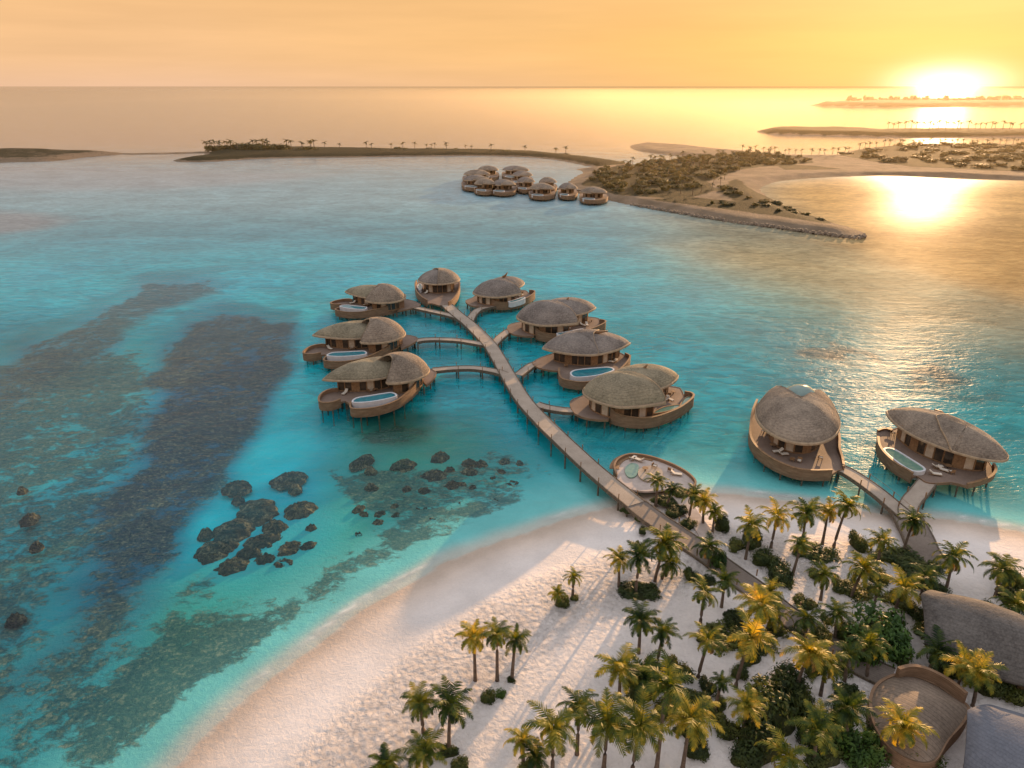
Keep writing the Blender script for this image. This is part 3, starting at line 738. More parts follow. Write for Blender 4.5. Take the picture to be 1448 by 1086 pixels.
villa('compact shell roofed villa with rounded hull, just right of the jetty tip', VR1, f, k, 'the villa right of the jetty tip')
VR2 = dict(anchor=(830,512), zr=2.8,
  parapets=[[(790.5,520),(791,529),(795,535),(806,538),(822,540),(838,538.5),(850,536)],[(850,536),(868,528),(880,519),(888,510),(891,503),(884,499)]],
  deck=[(753,514),(762,520),(776,523),0,1,(875,498),(840,494),(800,496),(775,502),(760,508)],
  domes=[dict(l=(767.5,492.5),r=(891,485),b=6.4,h=3.3,pl=1.8,pr=1.6,mat=M['thatch2'],z=5.1,pat='GWGCGGWGG',ws=.76),
         dict(l=(767,492.5),r=(891.5,485),b=6.5,h=3.6,z=5.25,pl=1.8,pr=1.6,flip=True,cut=[(-1,.1),(-.6,.05),(-.2,.1),(.2,.3),(.6,.35),(1,.2)],mat=M['thatch2'],wall=False)],
  pools=[dict(p=[(807,528),(815,533),(840,531),(858,527),(868,522.5),(861,519),(845,519.8),(825,521.5),(812,523.5)],z=3.2)],
  furn=[('C',836,516),('T',842,515),('L',866,513),('L',871,511),('C',800,519)], horn=[(838,471,8.2),(848,469.5,8.6),(860,468,8.9)])
villa('wide lens roofed villa with white pool, middle one right of the jetty', VR2, who='the middle right villa')
VT = dict(anchor=(620,415), zr=3.1,
  parapets=[[(604,424),(596,419),(589,411),(587,402),(589,396)],[(634,427),(640,423),(647,414),(650,403),(649,396)]],
  deck=['r0',(611,429),(622,432),(630,431),1,(640,391),(620,389),(600,391)],
  domes=[dict(l=(591,396),r=(650,394),b=6.4,h=3.0,z=5.2,mat=M['thatch2'],pat='GGCWGCG',ws=.72),
         dict(l=(591,396),r=(650.5,394),b=6.4,h=3.4,z=5.3,cut=[(-1,-.1),(0,.0),(.5,-.25),(1,-.4)],mat=M['thatch'],wall=False)],
  pools=[dict(p=[(590,404),(594,401),(597,405),(594,410)],z=3.0)], furn=[('L',603,415),('C',641,414)])
villa('villa at the very tip of the jetty, seen end on with boat like hull', VT, who='the villa at the tip of the jetty')
VB1 = dict(anchor=(1125,630), zr=2.9, group='overwater villas close to the beach',
  parapets=[[(1070,571),(1064,585),(1061.5,600),(1062,617),(1073,634),(1096,650),(1125,661.5),(1148,664.5),(1165,664.5),(1177,664)],[(1194,657),(1192,645),(1187.5,632),(1187,617),(1182,603),(1176,590)]],
  low={0:.9,1:.9}, tops={0:[3.9,3.7,3.2,2.9,2.9,2.9,2.9,2.9,2.9,2.9],1:[2.6,2.6,2.8,3.0,3.2,3.2]},
  deck=[0,(1185,665),1,(1165,575),(1130,562),(1090,562)],
  domes=[dict(l=(1128,627.5),r=(1126,556),b=7.1,h=4.6,z=5.5,pr=3.6,flip=True,face=1,cut=[(-1,.1),(-.85,.30),(-.7,.50),(-.55,.58),(-.4,.40),(-.25,.12),(-.1,-.10),(0,-.14),(.1,-.10),(.25,.10),(.4,.34),(.55,.50),(.7,.44),(.85,.26),(1,.1)],mat=M['thatch'],pat='WCGCGWGG',ws=.62)],
  glass_dome=dict(c=(1128,583),z=5.2,r=4.2,h=5.3),
  furn=[('L',1100,640),('L',1107,644),('T',1092,632),('C',1120,652),('C',1130,654),('C',1080,612),('T',1083,606),('C',1160,650)])
villa('round villa by the beach whose roof is notched around a pale glass dome', VB1, who='the round beach villa')
VB2 = dict(anchor=(1325,650), zr=2.8, group='overwater villas close to the beach',
  parapets=[[(1261,603),(1250,602.5),(1242,605)],[(1242,617),(1244,629),(1252,641),(1268,655),(1282,663),(1291,668.5)],[(1369,681),(1386,676.5),(1402,671),(1409,662),(1405,655)]],
  low={0:1.5,1:.85,2:1.5}, tops={0:[2.3,2.3,2.3],1:[2.8]*6,2:[2.4,2.4,2.5,2.6,2.8]},
  deck=[0,1,(1296,673),(1308,681),(1322,683.5),(1345,682),2,(1385,640),(1330,612),(1290,600)],
  domes=[dict(l=(1253.5,582),r=(1422,650),b=5.2,h=3.3,z=5.3,pr=2.2,mat=M['thatch'],pat='WGCGGWCG',ws=.74,pl=1.8),
         dict(l=(1253,582),r=(1423,651),b=5.1,h=3.4,z=5.4,mat=M['thatch'],wall=False,pl=1.8,cut=[(-1,.5),(-.6,.1),(-.2,-.12),(.3,-.05),(1,-.3)])],
  pools=[dict(p=[(1250,636),(1262,634),(1285,647),(1308,663),(1291,665.5),(1268,652)],z=2.7,mat=M['poolgreen'])],
  furn=[('L',1325,662),('L',1333,666),('C',1345,670),('T',1340,662),('C',1262,615),('T',1257,610),('C',1300,640),('L',1322,672)], horn=[(1336,590,7.4),(1330,583,8.),(1321,579,8.2)])
villa('long lens roofed villa by the beach with a greenish pool in its timber hull', VB2, who='the long beach villa')
# far resort cluster
far = [((676.6,239.4),(703.7,240.8),'far villa at the back left of the distant cluster'),((711,239.4),(747,241.3),'wide far villa at the back right of the distant cluster'),((655.4,246.7),(692,245.7),'far villa second from the back on the distant left edge'),
 ((654,254),(691,254),'far villa at the left front edge of the distant cluster'),((671,260),(700,258.7),'small far villa tucked between two front ones in the distant cluster'),((695,260.5),(728,260.5),'far villa at the front middle of the distant cluster'),
 ((749,266),(783,266),'far villa beside the causeway between cluster and island'),((790,265.6),(815,265.6),'low dim far villa just left of the island shore villa'),((820.8,270.5),(857,272.5),'far villa closest to the distant island shore'),((724,247.5),(752,248),'far villa in the inner middle of the distant cluster'),((762,257),(786,257.5),'small far villa behind the causeway of the distant cluster'),((731,256.5),(755,257),'low far villa between the two halves of the distant cluster')]
for i, (l, r, lab) in enumerate(far):
    mx = (l[0]+r[0])/2; my = (l[1]+r[1])/2; hw = (r[0]-l[0])/2
    S = dict(anchor=(mx, my+6), zr=3.0, group='distant villas beside the low island',
      parapets=[[(mx-hw*1.05,my+5),(mx-hw*.95,my+9),(mx-hw*.4,my+11.2),(mx+hw*.3,my+11.4),(mx+hw*.95,my+9.5),(mx+hw*1.15,my+6)]],
      deck=[0,(mx+hw,my+3),(mx,my+1.5),(mx-hw,my+2.5)],
      domes=[dict(l=l,r=r,b=6.5,h=3.0,z=4.6,mat=M['thatch2'] if i % 2 else M['thatch'],pat='WGGCG'),dict(l=(mx-hw*.2,my-.2),r=(r[0]+1,my-.6),b=5.,h=1.9,z=5.4,mat=M['thatch'],wall=False)],
      pools=[dict(p=[(mx-hw*.8,my+9.3),(mx-hw*.1,my+10.3),(mx+hw*.1,my+9.),(mx-hw*.6,my+8.1)],z=3.3)])
    villa(lab, S, who='')

# ------------------------------------------------------------------ jetty and walkways
def walkway(nm, label, cat, pts, w, z=1.96, group=None, piles=True, posts=True, zs=None, pstep=5.5, rail=None, mat=None):
    P = resample(crom([G(p[0], p[1], z) for p in pts], 8), .8); ax, ay = P[len(P)//2]
    zz = [z]*len(P) if zs is None else list(np.interp(np.linspace(0,1,len(P)), np.linspace(0,1,len(zs)), zs))
    root = thing(nm, label, cat, (ax, ay, 0), 0, group); cx = Ctx(root, ax, ay)
    d = MB(); d.ribbon([(p[0],p[1],zz[i]) for i, p in enumerate(P)], w, z-.14, z); cx.add(d, 'deck', mat or M['jetty'])
    for s in (-1, 1):
        e = MB(); Q = []
        for i, p in enumerate(P):
            a = P[max(i-1,0)]; b = P[min(i+1,len(P)-1)]; dx, dy = b[0]-a[0], b[1]-a[1]; L_ = math.hypot(dx,dy); wi = w[i] if hasattr(w,'__len__') else w
            Q.append((p[0]-dy/L_*s*(wi/2+.07), p[1]+dx/L_*s*(wi/2+.07), zz[i]+.10))
        e.ribbon(Q, .16, z-.55, z+.10); cx.add(e, 'kerb', M['pile'])
        st = resample([(q[0],q[1]) for q in Q], pstep)
        if posts:
            for q in st[1:-1]:
                t = MB(); t.box((q[0],q[1],z+.45),(.13,.13,.9)); t.box((q[0],q[1],z+.92),(.17,.17,.07)); cx.add(t, 'post', M['wood'])
        if piles:
            for q in st:
                qq = (q[0], q[1]); t = MB(); t.tube([(qq[0],qq[1],-2.8),(qq[0],qq[1],z-.1)], [.17,.15], 6); cx.add(t, 'pile', M['pile'])
        if rail and s in rail:
            t = MB(); t.tube([(q[0],q[1],z+.95) for q in Q[::3]], .035, 4); cx.add(t, 'handrail', M['wood'])
    if piles:
        cr = MB()
        for i in range(3, len(P)-3, 7):
            a, b = P[i-1], P[i+1]; an = math.atan2(b[1]-a[1], b[0]-a[0]); wi = w[i] if hasattr(w,'__len__') else w
            cr.box((P[i][0],P[i][1],z-.35),(.22,wi+.3,.3),an)
        cx.add(cr, 'cross_beam', M['pile'])
    return root
JG = 'timber walkways of the resort'
walkway('jetty','long pale timber jetty on stilts running from the beach out to the villa cluster','jetty',[(632,431),(640,438.5),(650,447),(664,458),(690,484),(704,505),(720,533),(740,565),(765,593),(800,627),(840,664),(880,697),(900,713)],3.1,2.04,None)
br = [([(612,523),(640,520.5),(670,520),(700,524.5),(714,529)],'arched timber walkway to the nearest left villa'),
 ([(588,482),(600,480),(620,479.5),(650,481),(686,487)],'timber walkway to the middle left villa'),
 ([(584,434),(600,437.5),(630,444),(652,450)],'timber walkway to the back left villa'),
 ([(700,432),(688,434),(676,438),(668,446),(664,454)],'curved timber walkway to the villa right of the jetty tip'),
 ([(735,463),(722,466),(708,476),(698,487)],'timber walkway to the back right villa'),
 ([(762,513),(752,516),(742,523),(733,530)],'short timber walkway to the middle right villa'),
 ([(816,580),(802,580),(785,578),(770,575),(758,571)],'timber walkway to the nearest right villa'),
 ([(1184,660),(1200,667),(1222,681),(1246,699),(1266,716),(1284,731)],'timber footbridge from the round beach villa to the sand'),
 ([(1311,681),(1300,695),(1290,706),(1284,718),(1284,731)],'short timber footbridge from the long beach villa to the sand'),
 ([(700,262),(735,264),(770,266),(800,267),(826,269)],'distant timber causeway between villa cluster and island')]
for i,(p, lab) in enumerate(br): walkway('walkway', lab, 'walkway', p, 2.0 if i not in (7,8) else 2.4, 1.96-.012*i, JG, rail=(1,) if i == 7 else None, posts=i < 9)
walkway('boardwalk','wide timber boardwalk carrying the jetty on over the beach between the palms','boardwalk',[(900,713),(925,731),(955,750),(985,770),(1012,789),(1040,809),(1072,832),(1100,855),(1140,884),(1180,912),(1225,938),(1262,955)],3.4,1.95,JG,piles=False,posts=True,pstep=7.,mat=M['boardwalk'],zs=[1.95,1.7,1.5,1.5,1.5,1.5])
walkway('boardwalk','timber boardwalk spreading over the sand behind the two beach villas','boardwalk',[(1280,722),(1288,738),(1298,757),(1306,776),(1322,800)],3.9,1.6,JG,piles=False,posts=False,mat=M['boardwalk'])
# oval pavilion by the beach end of the jetty
def oval():
    root = thing('oval_terrace','oval timber terrace with curved screen beside the beach end of the jetty','terrace',(*G(925,665,1.5),0)); cx = Ctx(root, *G(925,665,1.5))
    pl = [(872,668),(869,655),(876,645),(890,639.5),(905,640),(925,644),(950,653),(972,665),(984,678),(978,688)]
    outl = crom([cx.W(q, 2.2) for q in pl], 5)
    d = crom([cx.W(q,1.5) for q in [(869,662),(872,650),(888,643),(910,645),(950,657),(980,674),(975,690),(950,690),(915,694),(890,690),(874,680)]], 4, True)
    m = MB(); m.prism(d, 1.1, 1.4); cx.add(m, 'deck', M['gravel'])
    m = MB(); m.ribbon(outl, .3, .7, 1.95); cx.add(m, 'screen', M['parapet'])
    m = MB(); m.ribbon(outl[4:26], 1.6, 1.42, 1.52); cx.add(m, 'walkway_ring', M['wood'])
    e = crom([cx.W(q,1.6) for q in [(905,664),(922,659),(936,666),(934,677),(915,681),(903,674)]], 5, True)
    m = MB(); m.prism(e, 1.42, 1.75); cx.add(m, 'round_platform', M['jetty'])
    e = crom([cx.W(q,1.6) for q in [(885,660),(893,655),(903,658),(900,672),(890,675),(884,668)]], 4, True)
    m = MB(); m.prism(e, 1.41, 1.62); cx.add(m, 'sunken_pool', M['poolgreen'])
    for q in resample(outl, 2.6):
        t = MB(); t.tube([(q[0],q[1],-2),(q[0],q[1],1.1)], .14, 6); cx.add(t, 'pile', M['pile'])
oval()
for k_,(qx,qy) in enumerate([(895,650),(903,652),(912,668),(925,664),(948,667),(956,672)]):
    furnish('LLTCCL'[k_], *G(qx,qy,1.45), 1.45+(.3 if k_ in (2,3) else 0), rnd.random()*6, ['cushioned sun lounger nearest the left screen of the oval terrace','cushioned sun lounger by the pool of the oval terrace','small round table on the raised disc of the oval terrace','low armchair on the raised disc of the oval terrace','low armchair at the right side of the oval terrace','cushioned lounger at the far right of the oval terrace'][k_], 'furniture of the oval terrace')
p_ = MB(); p_.ribbon([(*q, 1.30) for q in crom([G(*q,1.2) for q in [(955,697),(966,708),(975,722),(986,738),(996,752),(1003,768)]], 6)], 2.2, 1.0, 1.30)
tag(p_.build('garden_path', M['gravel']), 'pale concrete garden path curving from the oval terrace to the boardwalk', 'path')['kind'] = 'structure'

# ------------------------------------------------------------------ buildings at the lower right
def barrel(label, ctr, l, r, b, h, z, mat, cover=.16):
    "long curved shingle roof on timber walls"
    l = np.array(G(*l, z)); r = np.array(G(*r, z)); ex = (r-l)/np.linalg.norm(r-l); ey = np.array((-ex[1], ex[0])); a = np.linalg.norm(r-l); c = (l+r)/2
    root = thing('resort_building', label, 'building', (c[0], c[1], 0), 0); cx = Ctx(root, c[0], c[1])
    m = MB(); m.uv = []; nu, nv = 26, 20
    def P(i, j):
        u = i/nu; v = j/nv*2-1; w = b*(.55+.45*math.sin(math.pi*min(1, .18+u*.9))); 
        q = l+ex*(u*a-(.12*a*abs(v)**2*0))+ey*v*w+ex*(1-abs(v))*(-1.6)*(1 if u == 0 else 0)
        zz = z+h*(1-abs(v)**2.0)*(.72+.28*math.sin(math.pi*min(1,u+.1))); return (q[0], q[1], zz)
    for i in range(nu+1):
        for j in range(nv+1): m.v.append(P(i,j)); m.uv.append((i*1.1, j*.62))
    for i in range(nu):
        for j in range(nv):
            k = i*(nv+1)+j; m.f.append((k, k+nv+1, k+nv+2, k+1))
    n = len(m.v); m.v += [(x,y,zz-.35) for x,y,zz in m.v]; m.uv += m.uv[:]
    for i in range(nu):
        for j in range(nv):
            k = n+i*(nv+1)+j; m.f.append((k, k+1, k+nv+2, k+nv+1))
    ring = [i*(nv+1) for i in range(nu+1)]+[nu*(nv+1)+j for j in range(1,nv+1)]+[i*(nv+1)+nv for i in range(nu-1,-1,-1)]+[j for j in range(nv-1,0,-1)]
    for q in range(len(ring)):
        x, y = ring[q], ring[(q+1) % len(ring)]; m.f.append((x, n+x, n+y, y))
    cx.add(m, 'roof', mat, True)
    W_ = MB(); poly = []
    for (u, v) in ((.1,-.75),(.1,.75),(.97,.75),(.97,-.75)): q = l+ex*u*a+ey*v*b*.9; poly.append(tuple(q))
    W_.prism(poly, 0.6, z+.3); cx.add(W_, 'wall', M['wood'])
    for t in np.linspace(.15,.9,7):
        for v in (-.76,.76):
            q = l+ex*t*a+ey*v*b*.9; g = MB(); g.box((q[0],q[1],2.4),(1.3,.12,2.2), math.atan2(ex[1],ex[0])); cx.add(g, 'window', M['glass'])
M['roofgrey'] = m_thatch('shingle_grey', (.05,.043,.037), (.17,.15,.13)); M['roof_skylit'] = m_thatch('shingle_skylit_blue', (.11,.115,.13), (.18,.185,.205))  # bluish tone puts sky light into the second roof's shingle colour
barrel('long building under a curved brown grey shingle roof at the right edge behind the shrubs','', (1318,872),(1560,960),6.2,3.0,4.2,M['roofgrey'])
barrel('building under a smooth grey curved roof tinted blue by sky light in the bottom right corner','', (1388,1040),(1660,1190),6.2,2.4,4.2,M['roof_skylit'])
def amphi():
    root = thing('timber_pavilion','round pavilion of bleached timber boards with a curved parapet between the two big roofs','pavilion',(*G(1298,1005,2),0)); cx = Ctx(root, *G(1298,1005,2))
    outl = [(1231,996),(1234,977),(1243,965),(1256,957),(1272,953),(1297,956),(1325,968),(1350,985),(1370,1000),(1362,1020),(1340,1045),(1320,1075),(1290,1075),(1258,1055),(1238,1025)]
    P = crom([cx.W(q, 3.0) for q in outl], 4, True); c = np.mean(np.array(P), 0); m = MB(); n = len(P)
    K = 8
    for k in range(K+1):
        t = 1-k/K
        for q in P:
            w = c+(np.array(q)-c)*t; m.v.append((w[0], w[1], 2.9+1.1*(1-t*t)**.8-.03*(w[1]-c[1])))
    for k in range(K):
        for j in range(n): a, b = k*n+j, k*n+(j+1) % n; m.f.append((a, b, b+n, a+n))
    cx.add(m, 'boarded_roof', M['bleached'], True)
    w = MB(); w.ribbon(P, .3, .8, 3.0, True); cx.add(w, 'wall', M['parapet'])
    pr = crom([cx.W(q, 4.0) for q in [(1270,948),(1285,944),(1300,945),(1320,952),(1345,966),(1366,983)]], 6); w = MB(); w.ribbon(pr, .4, 2.6, 4.3); cx.add(w, 'parapet', M['parapet'])
M['bleached'] = m_timber('bleached_boards', (.09,.065,.045), (.30,.22,.155), .9, -.75, bstr=1.)
amphi()
#<<SPLIT2>>
# ------------------------------------------------------------------ palms
def crown_mb(seed, nf=22, L_=3.0, leaf=15, lw=.13):
    r = random.Random(seed); m = MB(); dry = MB()
    for i in range(nf):
        az = i*2.39996+r.random()*.5; t = i/nf; el = R(78-105*t+r.uniform(-10,10)); ln = L_*r.uniform(.82,1.12)*(.75+.35*math.sin(math.pi*min(1,t+.25)))
        n = 9; p = Vector((0,0,0)); pts = [p.copy()]; e = el; a = az
        for k in range(n):
            st = ln/n; d = Vector((math.cos(e)*math.cos(a), math.cos(e)*math.sin(a), math.sin(e))); p = p+d*st; pts.append(p.copy()); e -= R(9+5*k/n)*(.8+.5*math.cos(el)); a += r.uniform(-.03,.03)
        tgt = dry if (t > .88 and r.random() < .7) else m
        tgt.tube(pts, [.045*(1-k/n)+.012 for k in range(n+1)], 3, False)
        side = Vector((-math.sin(az), math.cos(az), 0))
        for k in range(leaf):
            s = .12+.86*k/(leaf-1); x = s*n; i0 = min(int(x), n-1); q = pts[i0].lerp(pts[i0+1], x-i0); d = (pts[i0+1]-pts[i0]).normalized()
            ll = ln*.27*math.sin(math.pi*min(1., .22+.74*s))**.7*r.uniform(.8,1.1)
            for sg in (-1, 1):
                up = side.cross(d)*1.; 
                if up.z < 0: up = -up
                v = (side*sg*.85+d*(.55+.3*s)-Vector((0,0,1))*r.uniform(.15,.55)).normalized()
                tip = q+v*ll; mid = q+v*ll*.5+Vector((0,0,.04)); wv = d*(lw*.5)
                a_, b_ = q-wv, q+wv; c_, e_ = mid+wv*.9, mid-wv*.9
                tgt.quad(tuple(a_), tuple(b_), tuple(c_), tuple(e_)); tgt.tri(tuple(e_), tuple(c_), tuple(tip))
    # nuts and heart
    for k in range(5):
        a = k*1.3; m.box((math.cos(a)*.14, math.sin(a)*.14, -.15), (.16,.16,.2), a)
    return m, dry
crowns = []
for s in range(7):
    m, dmb = crown_mb(100+s, 19+s % 4*3, leaf=17, lw=.15)
    me = []
    for mb, nm, mt in ((m,'crown','palm'),(dmb,'dry_frond','palmdry')):
        if not mb.v: me.append(None); continue
        o = mb.build(nm, M[mt]); me.append(o.data); bpy.data.objects.remove(o)
    crowns.append(me)
palm_sites = [ # base x, y, crown x, y, size, label
 (875,831,876,795,.8,'short palm at the left end of the round planted bed'),(898.6,838,904.7,785,1.,'palm with upright trunk in the middle of the round planted bed'),(925.7,823.5,940,768,1.25,'tallest palm of the round planted bed, touching the boardwalk'),
 (935,820,946.7,799,.9,'short leaning palm at the right side of the round planted bed'),(990,884,995,834,1.05,'lone palm on open sand between round bed and boardwalk'),(974,734,980,699,.95,'palm on a small grass mound by the pale garden path'),
 (994,741,994,708,.8,'slim palm right of the mound palm, against the water'),(1007,753.5,1012,727,.75,'small palm beside the path near the water edge'),(927.5,713,930,682,.8,'palm at the left of the terrace planting'),(943,715,951,690,.7,'slight palm behind the oval terrace planting'),
 (1002,804,1003,775,1.1,'bushy palm just above the boardwalk bend'),(1054,792,1063,742,1.1,'big palm standing above the boardwalk near the waterline'),(1060,905,1074,850,1.1,'palm in front of the boardwalk middle, crown bright yellow green'),
 (1090,775,1098,729,1.,'palm with clean curved trunk between two beds by the water'),(1134,768,1139.6,726,1.,'left one of three palms rising from the oval waterfront bed'),(1163,768,1172,723,.95,'middle one of three palms rising from the oval waterfront bed'),(1179,773,1196.5,714,1.2,'tall right one of three palms rising from the oval waterfront bed'),
 (1120,815,1135,771,.8,'low leaning palm in front of the oval waterfront bed'),(1277,780,1293,740,1.05,'palm leaning beside the boardwalk of the two beach villas'),(1203.5,845,1219,803,1.25,'wide ragged palm over a yellowish shrub right of the middle'),
 (1231,872,1244,836,.5,'thin bare palm trunk with a tiny crown'),(1263,869,1279,832,1.2,'broad palm left of the brown grey roof'),(1338,832,1349,790,1.15,'palm on the sand just above the brown grey roof'),(1406.6,845,1417,804,1.05,'palm at the right edge behind the brown grey roof'),
 (1312.7,950,1326,920,1.2,'broad palm between the long building and the round pavilion'),(1194,965,1199,925,.8,'slim dark palm left of the round pavilion'),(1390,925,1392,905,.9,'green young palm under the eaves of the brown grey roof'),(1418,955,1419,931,.9,'low green palm at the right edge between the roofs'),
 (703,963.5,703,895,.8,'middle one of the trio of palms alone on the open beach'),(723.7,961.6,729,909,.8,'right one of the trio of palms alone on the open beach'),(672,963.6,670,905,.85,'left one of the trio of palms alone on the open beach'),
 (740,1088,739,1047,.75,'small palm left of the bottom palm row'),(757,1106,756,1074,.7,'little palm cut by the bottom edge left of the palm row'),(781,1098,782,1023,1.1,'first full palm from the left in the bottom row'),(815.7,1068,819,996,1.,'second palm of the bottom row, standing further back'),
 (853.7,1088,859,1016,1.15,'third palm of the bottom row'),(893,1098,905,1020,1.15,'fourth palm of the bottom row'),(875.5,994,877,945,1.1,'palm with droopy crown left of the dark thicket'),(903,925.5,906,877,.9,'upright palm on sand below the round planted bed'),
 (929.6,935,938,893,.8,'slim palm with curved trunk right of the upright sand palm'),(908,996,911,958,1.05,'yellowish palm in the centre of the lower thicket'),(928,1092,942,968,1.1,'very tall slim palm rising over the lower thicket'),(965,1088,977,1022,1.15,'last palm of the bottom row, beside the dark round shrub'),
 (986.8,959,1001,902,1.,'brownish palm left of the large dark bed'),(1040,972.5,1060,898,1.15,'long trunked palm in front of the large dark bed'),(1083,894,1092,868,.9,'short palm behind the large dark bed'),(1122.7,985,1142,919,1.15,'tall palm with long drooping fronds right of the large dark bed'),
 (1137.4,910,1143,878,1.,'dark palm half over the boardwalk right of the middle'),(1009.5,1010,1020,965,.55,'sparse thin palm on the sand with a few hanging leaves'),(1105,1110,1112,1068,1.1,'palm cut by the bottom edge beside the dark hedge'),(1263,1076,1276,1026,1.05,'bright palm leaning over the round pavilion'),
 (599,1038.6,594,989,.8,'small palm left of the pair on the lower left sand'),(634.7,1064,636,1005,1.,'larger palm of the pair on the lower left sand'),(601,1098,600,1066,.9,'low palm at the bottom edge under the pair'),(544,1112,545,1082,.9,'palm at the bottom edge furthest left'),
 (809.6,846.6,811,815,.6,'little lone palm in the middle of the open beach'),(789,858,788,838,.55,'tiny palm beside the little lone palm on the open beach'),(1340,905,1340,868,.55,'small palm poking over the left end of the brown grey roof')]
palm_sites += [(1160,850,1166,815,.85,'slender palm on open sand between the boardwalk and the ragged palm'),(1085,870,1090,835,.8,'slim palm just left of the boardwalk middle'),(1225,960,1232,915,.95,'palm rising out of the big bright shrub left of the pavilion'),(1160,985,1168,940,1.0,'palm between the tall drooping palm and the round pavilion bed'),
 (1195,1060,1200,1005,1.05,'palm over the shrubs left below the round pavilion'),(1350,985,1362,940,1.0,'palm leaning over the curved parapet of the pavilion'),(1300,850,1308,815,.85,'palm between the two broad palms left of the long roof'),(1375,1000,1385,952,1.0,'palm in the gap between the two big roofs'),
 (1150,1085,1156,1035,1.0,'palm at the bottom edge right of the dark hedge'),(1050,1040,1053,992,.9,'slender palm in front of the dark hedge on its left'),(1240,800,1246,764,.85,'slim palm on pale sand near the villa footbridge'),(1445,900,1440,860,1.0,'palm cut by the right edge behind the long roof'),(1020,860,1025,822,.8,'slim palm left of the boardwalk above the large dark bed'),(1180,905,1184,868,.85,'palm right beside the boardwalk, above the sprawling shrub')]
def palm(bx, by, tx, ty, size, label, group='coconut palms on the near beach', z0=1.1):
    x, y = G(bx, by, z0); z = toz(x, y, ty); sc_ = depth_at(x, y, z)/F
    lean = (tx-724)*sc_ - x; z = max(z, z0+1.2); z = min(z, z0+13)
    root = thing('palm_tree', label, 'palm tree', (x, y, z0-.3), 0, group)
    h = z-z0+.3; t = MB(); pts = []; n = 9; ly = rnd.uniform(-.5,.5)
    for i in range(n+1):
        s = i/n; pts.append((lean*(s**1.4), ly*s*s, h*s))
    t.tube(pts, [.24-.05*math.sqrt(i/n)*1.2-.05*i/n if i else .30 for i in range(n+1)], 7); t.build('trunk', M['trunk'], root, True)
    me = crowns[rnd.randrange(7)]; rz = rnd.random()*6.28
    for d, nm in zip(me, ('crown','dry_frond')):
        if d is None: continue
        o = bpy.data.objects.new(nm, d); col.objects.link(o); o.parent = root; o.location = (lean, ly, h); o.rotation_euler = (rnd.uniform(-.22,.22), rnd.uniform(-.22,.22), rz); s = size*rnd.uniform(.84,1.0); o.scale = (s,s,s*rnd.uniform(.85,1.15))
for p in palm_sites: palm(*p)

# ------------------------------------------------------------------ shrubs and planted beds
def shrub_mb(seed, n=700, ls=.11, flat=False):
    "unit sized: leaf clumps scattered through a lumpy volume"
    r = random.Random(seed); m = MB(); lumps = [(r.uniform(-.6,.6), r.uniform(-.6,.6), r.uniform(.15,.65) if not flat else .2, r.uniform(.3,.55)) for _ in range(9 if not flat else 16)]
    if flat: lumps = [(.72*math.sqrt(r.random())*math.cos(a), .72*math.sqrt(r.random())*math.sin(a), r.uniform(.0,.35), r.uniform(.2,.36)) for a in [r.random()*6.28 for _ in range(22)]]
    for i in range(n):
        lx, ly, lz, lr = lumps[r.randrange(len(lumps))]
        d = Vector((r.gauss(0,1), r.gauss(0,1), r.gauss(0,1))).normalized(); rad = lr*r.uniform(.55,1.05); c = Vector((lx,ly,lz))+d*rad
        if c.z < 0: c.z = abs(c.z)*.5
        nn = (d+Vector((r.uniform(-.7,.7), r.uniform(-.7,.7), r.uniform(-.2,.8)))).normalized(); u = nn.orthogonal().normalized(); u.rotate(__import__('mathutils').Quaternion(nn, r.random()*6.28)); v = nn.cross(u)
        s = ls*r.uniform(.5,1.3)
        m.quad(tuple(c-u*s), tuple(c-v*s*.45), tuple(c+u*s+nn*s*.2), tuple(c+v*s*.45))
    return m
def core_mb(seed, flat=False):
    r = random.Random(seed); m = MB(); n = 18; K = 6
    for k in range(K+1):
        t = k/K
        for j in range(n):
            a = 2*math.pi*j/n; rr = math.cos(t*math.pi/2)*(.70+.12*math.sin(3*a+seed))
            m.v.append((rr*math.cos(a), rr*math.sin(a), (.60 if not flat else .22)*math.sin(t*math.pi/2)*(.85+.2*r.random())))
    for k in range(K):
        for j in range(n): m.f.append((k*n+j, k*n+(j+1) % n, (k+1)*n+(j+1) % n, (k+1)*n+j))
    return m
def stash(mb, nm, mat, sm=False):
    o = mb.build(nm, mat, None, sm); d = o.data; bpy.data.objects.remove(o); return d
SH = [(stash(shrub_mb(s,2200,.085),'foliage',M['shrub']), stash(core_mb(s),'branches',M['bed'],True)) for s in (1,2,3)]
SG = [(stash(shrub_mb(s,1500,.10),'foliage',M['green']), stash(core_mb(s),'branches',M['bed'],True)) for s in (4,5)]
SB = [(stash(shrub_mb(s,4200,.07,True),'foliage',M['shrub']), stash(core_mb(s,True),'soil_mound',M['bed'],True)) for s in (6,7,8)]
def plant(lib, nm, label, cat, px, py, rx, ry, h, group, rz=None):
    x, y = G(px, py, 1.1); k = depth_at(x, y)/F; a = math.atan2(H, math.hypot(x, y)); rx = rx*k; ry = ry*k/math.sin(a)
    root = thing(nm, label, cat, (x, y, 1.0), 0, group); me = lib[rnd.randrange(len(lib))]; r0 = rz if rz is not None else 0
    for d, n_ in zip(me, ('foliage', 'branches' if lib is not SB else 'soil_mound')):
        o = bpy.data.objects.new(n_, d); col.objects.link(o); o.parent = root; o.rotation_euler = (0,0,r0); o.scale = (rx, ry, h)
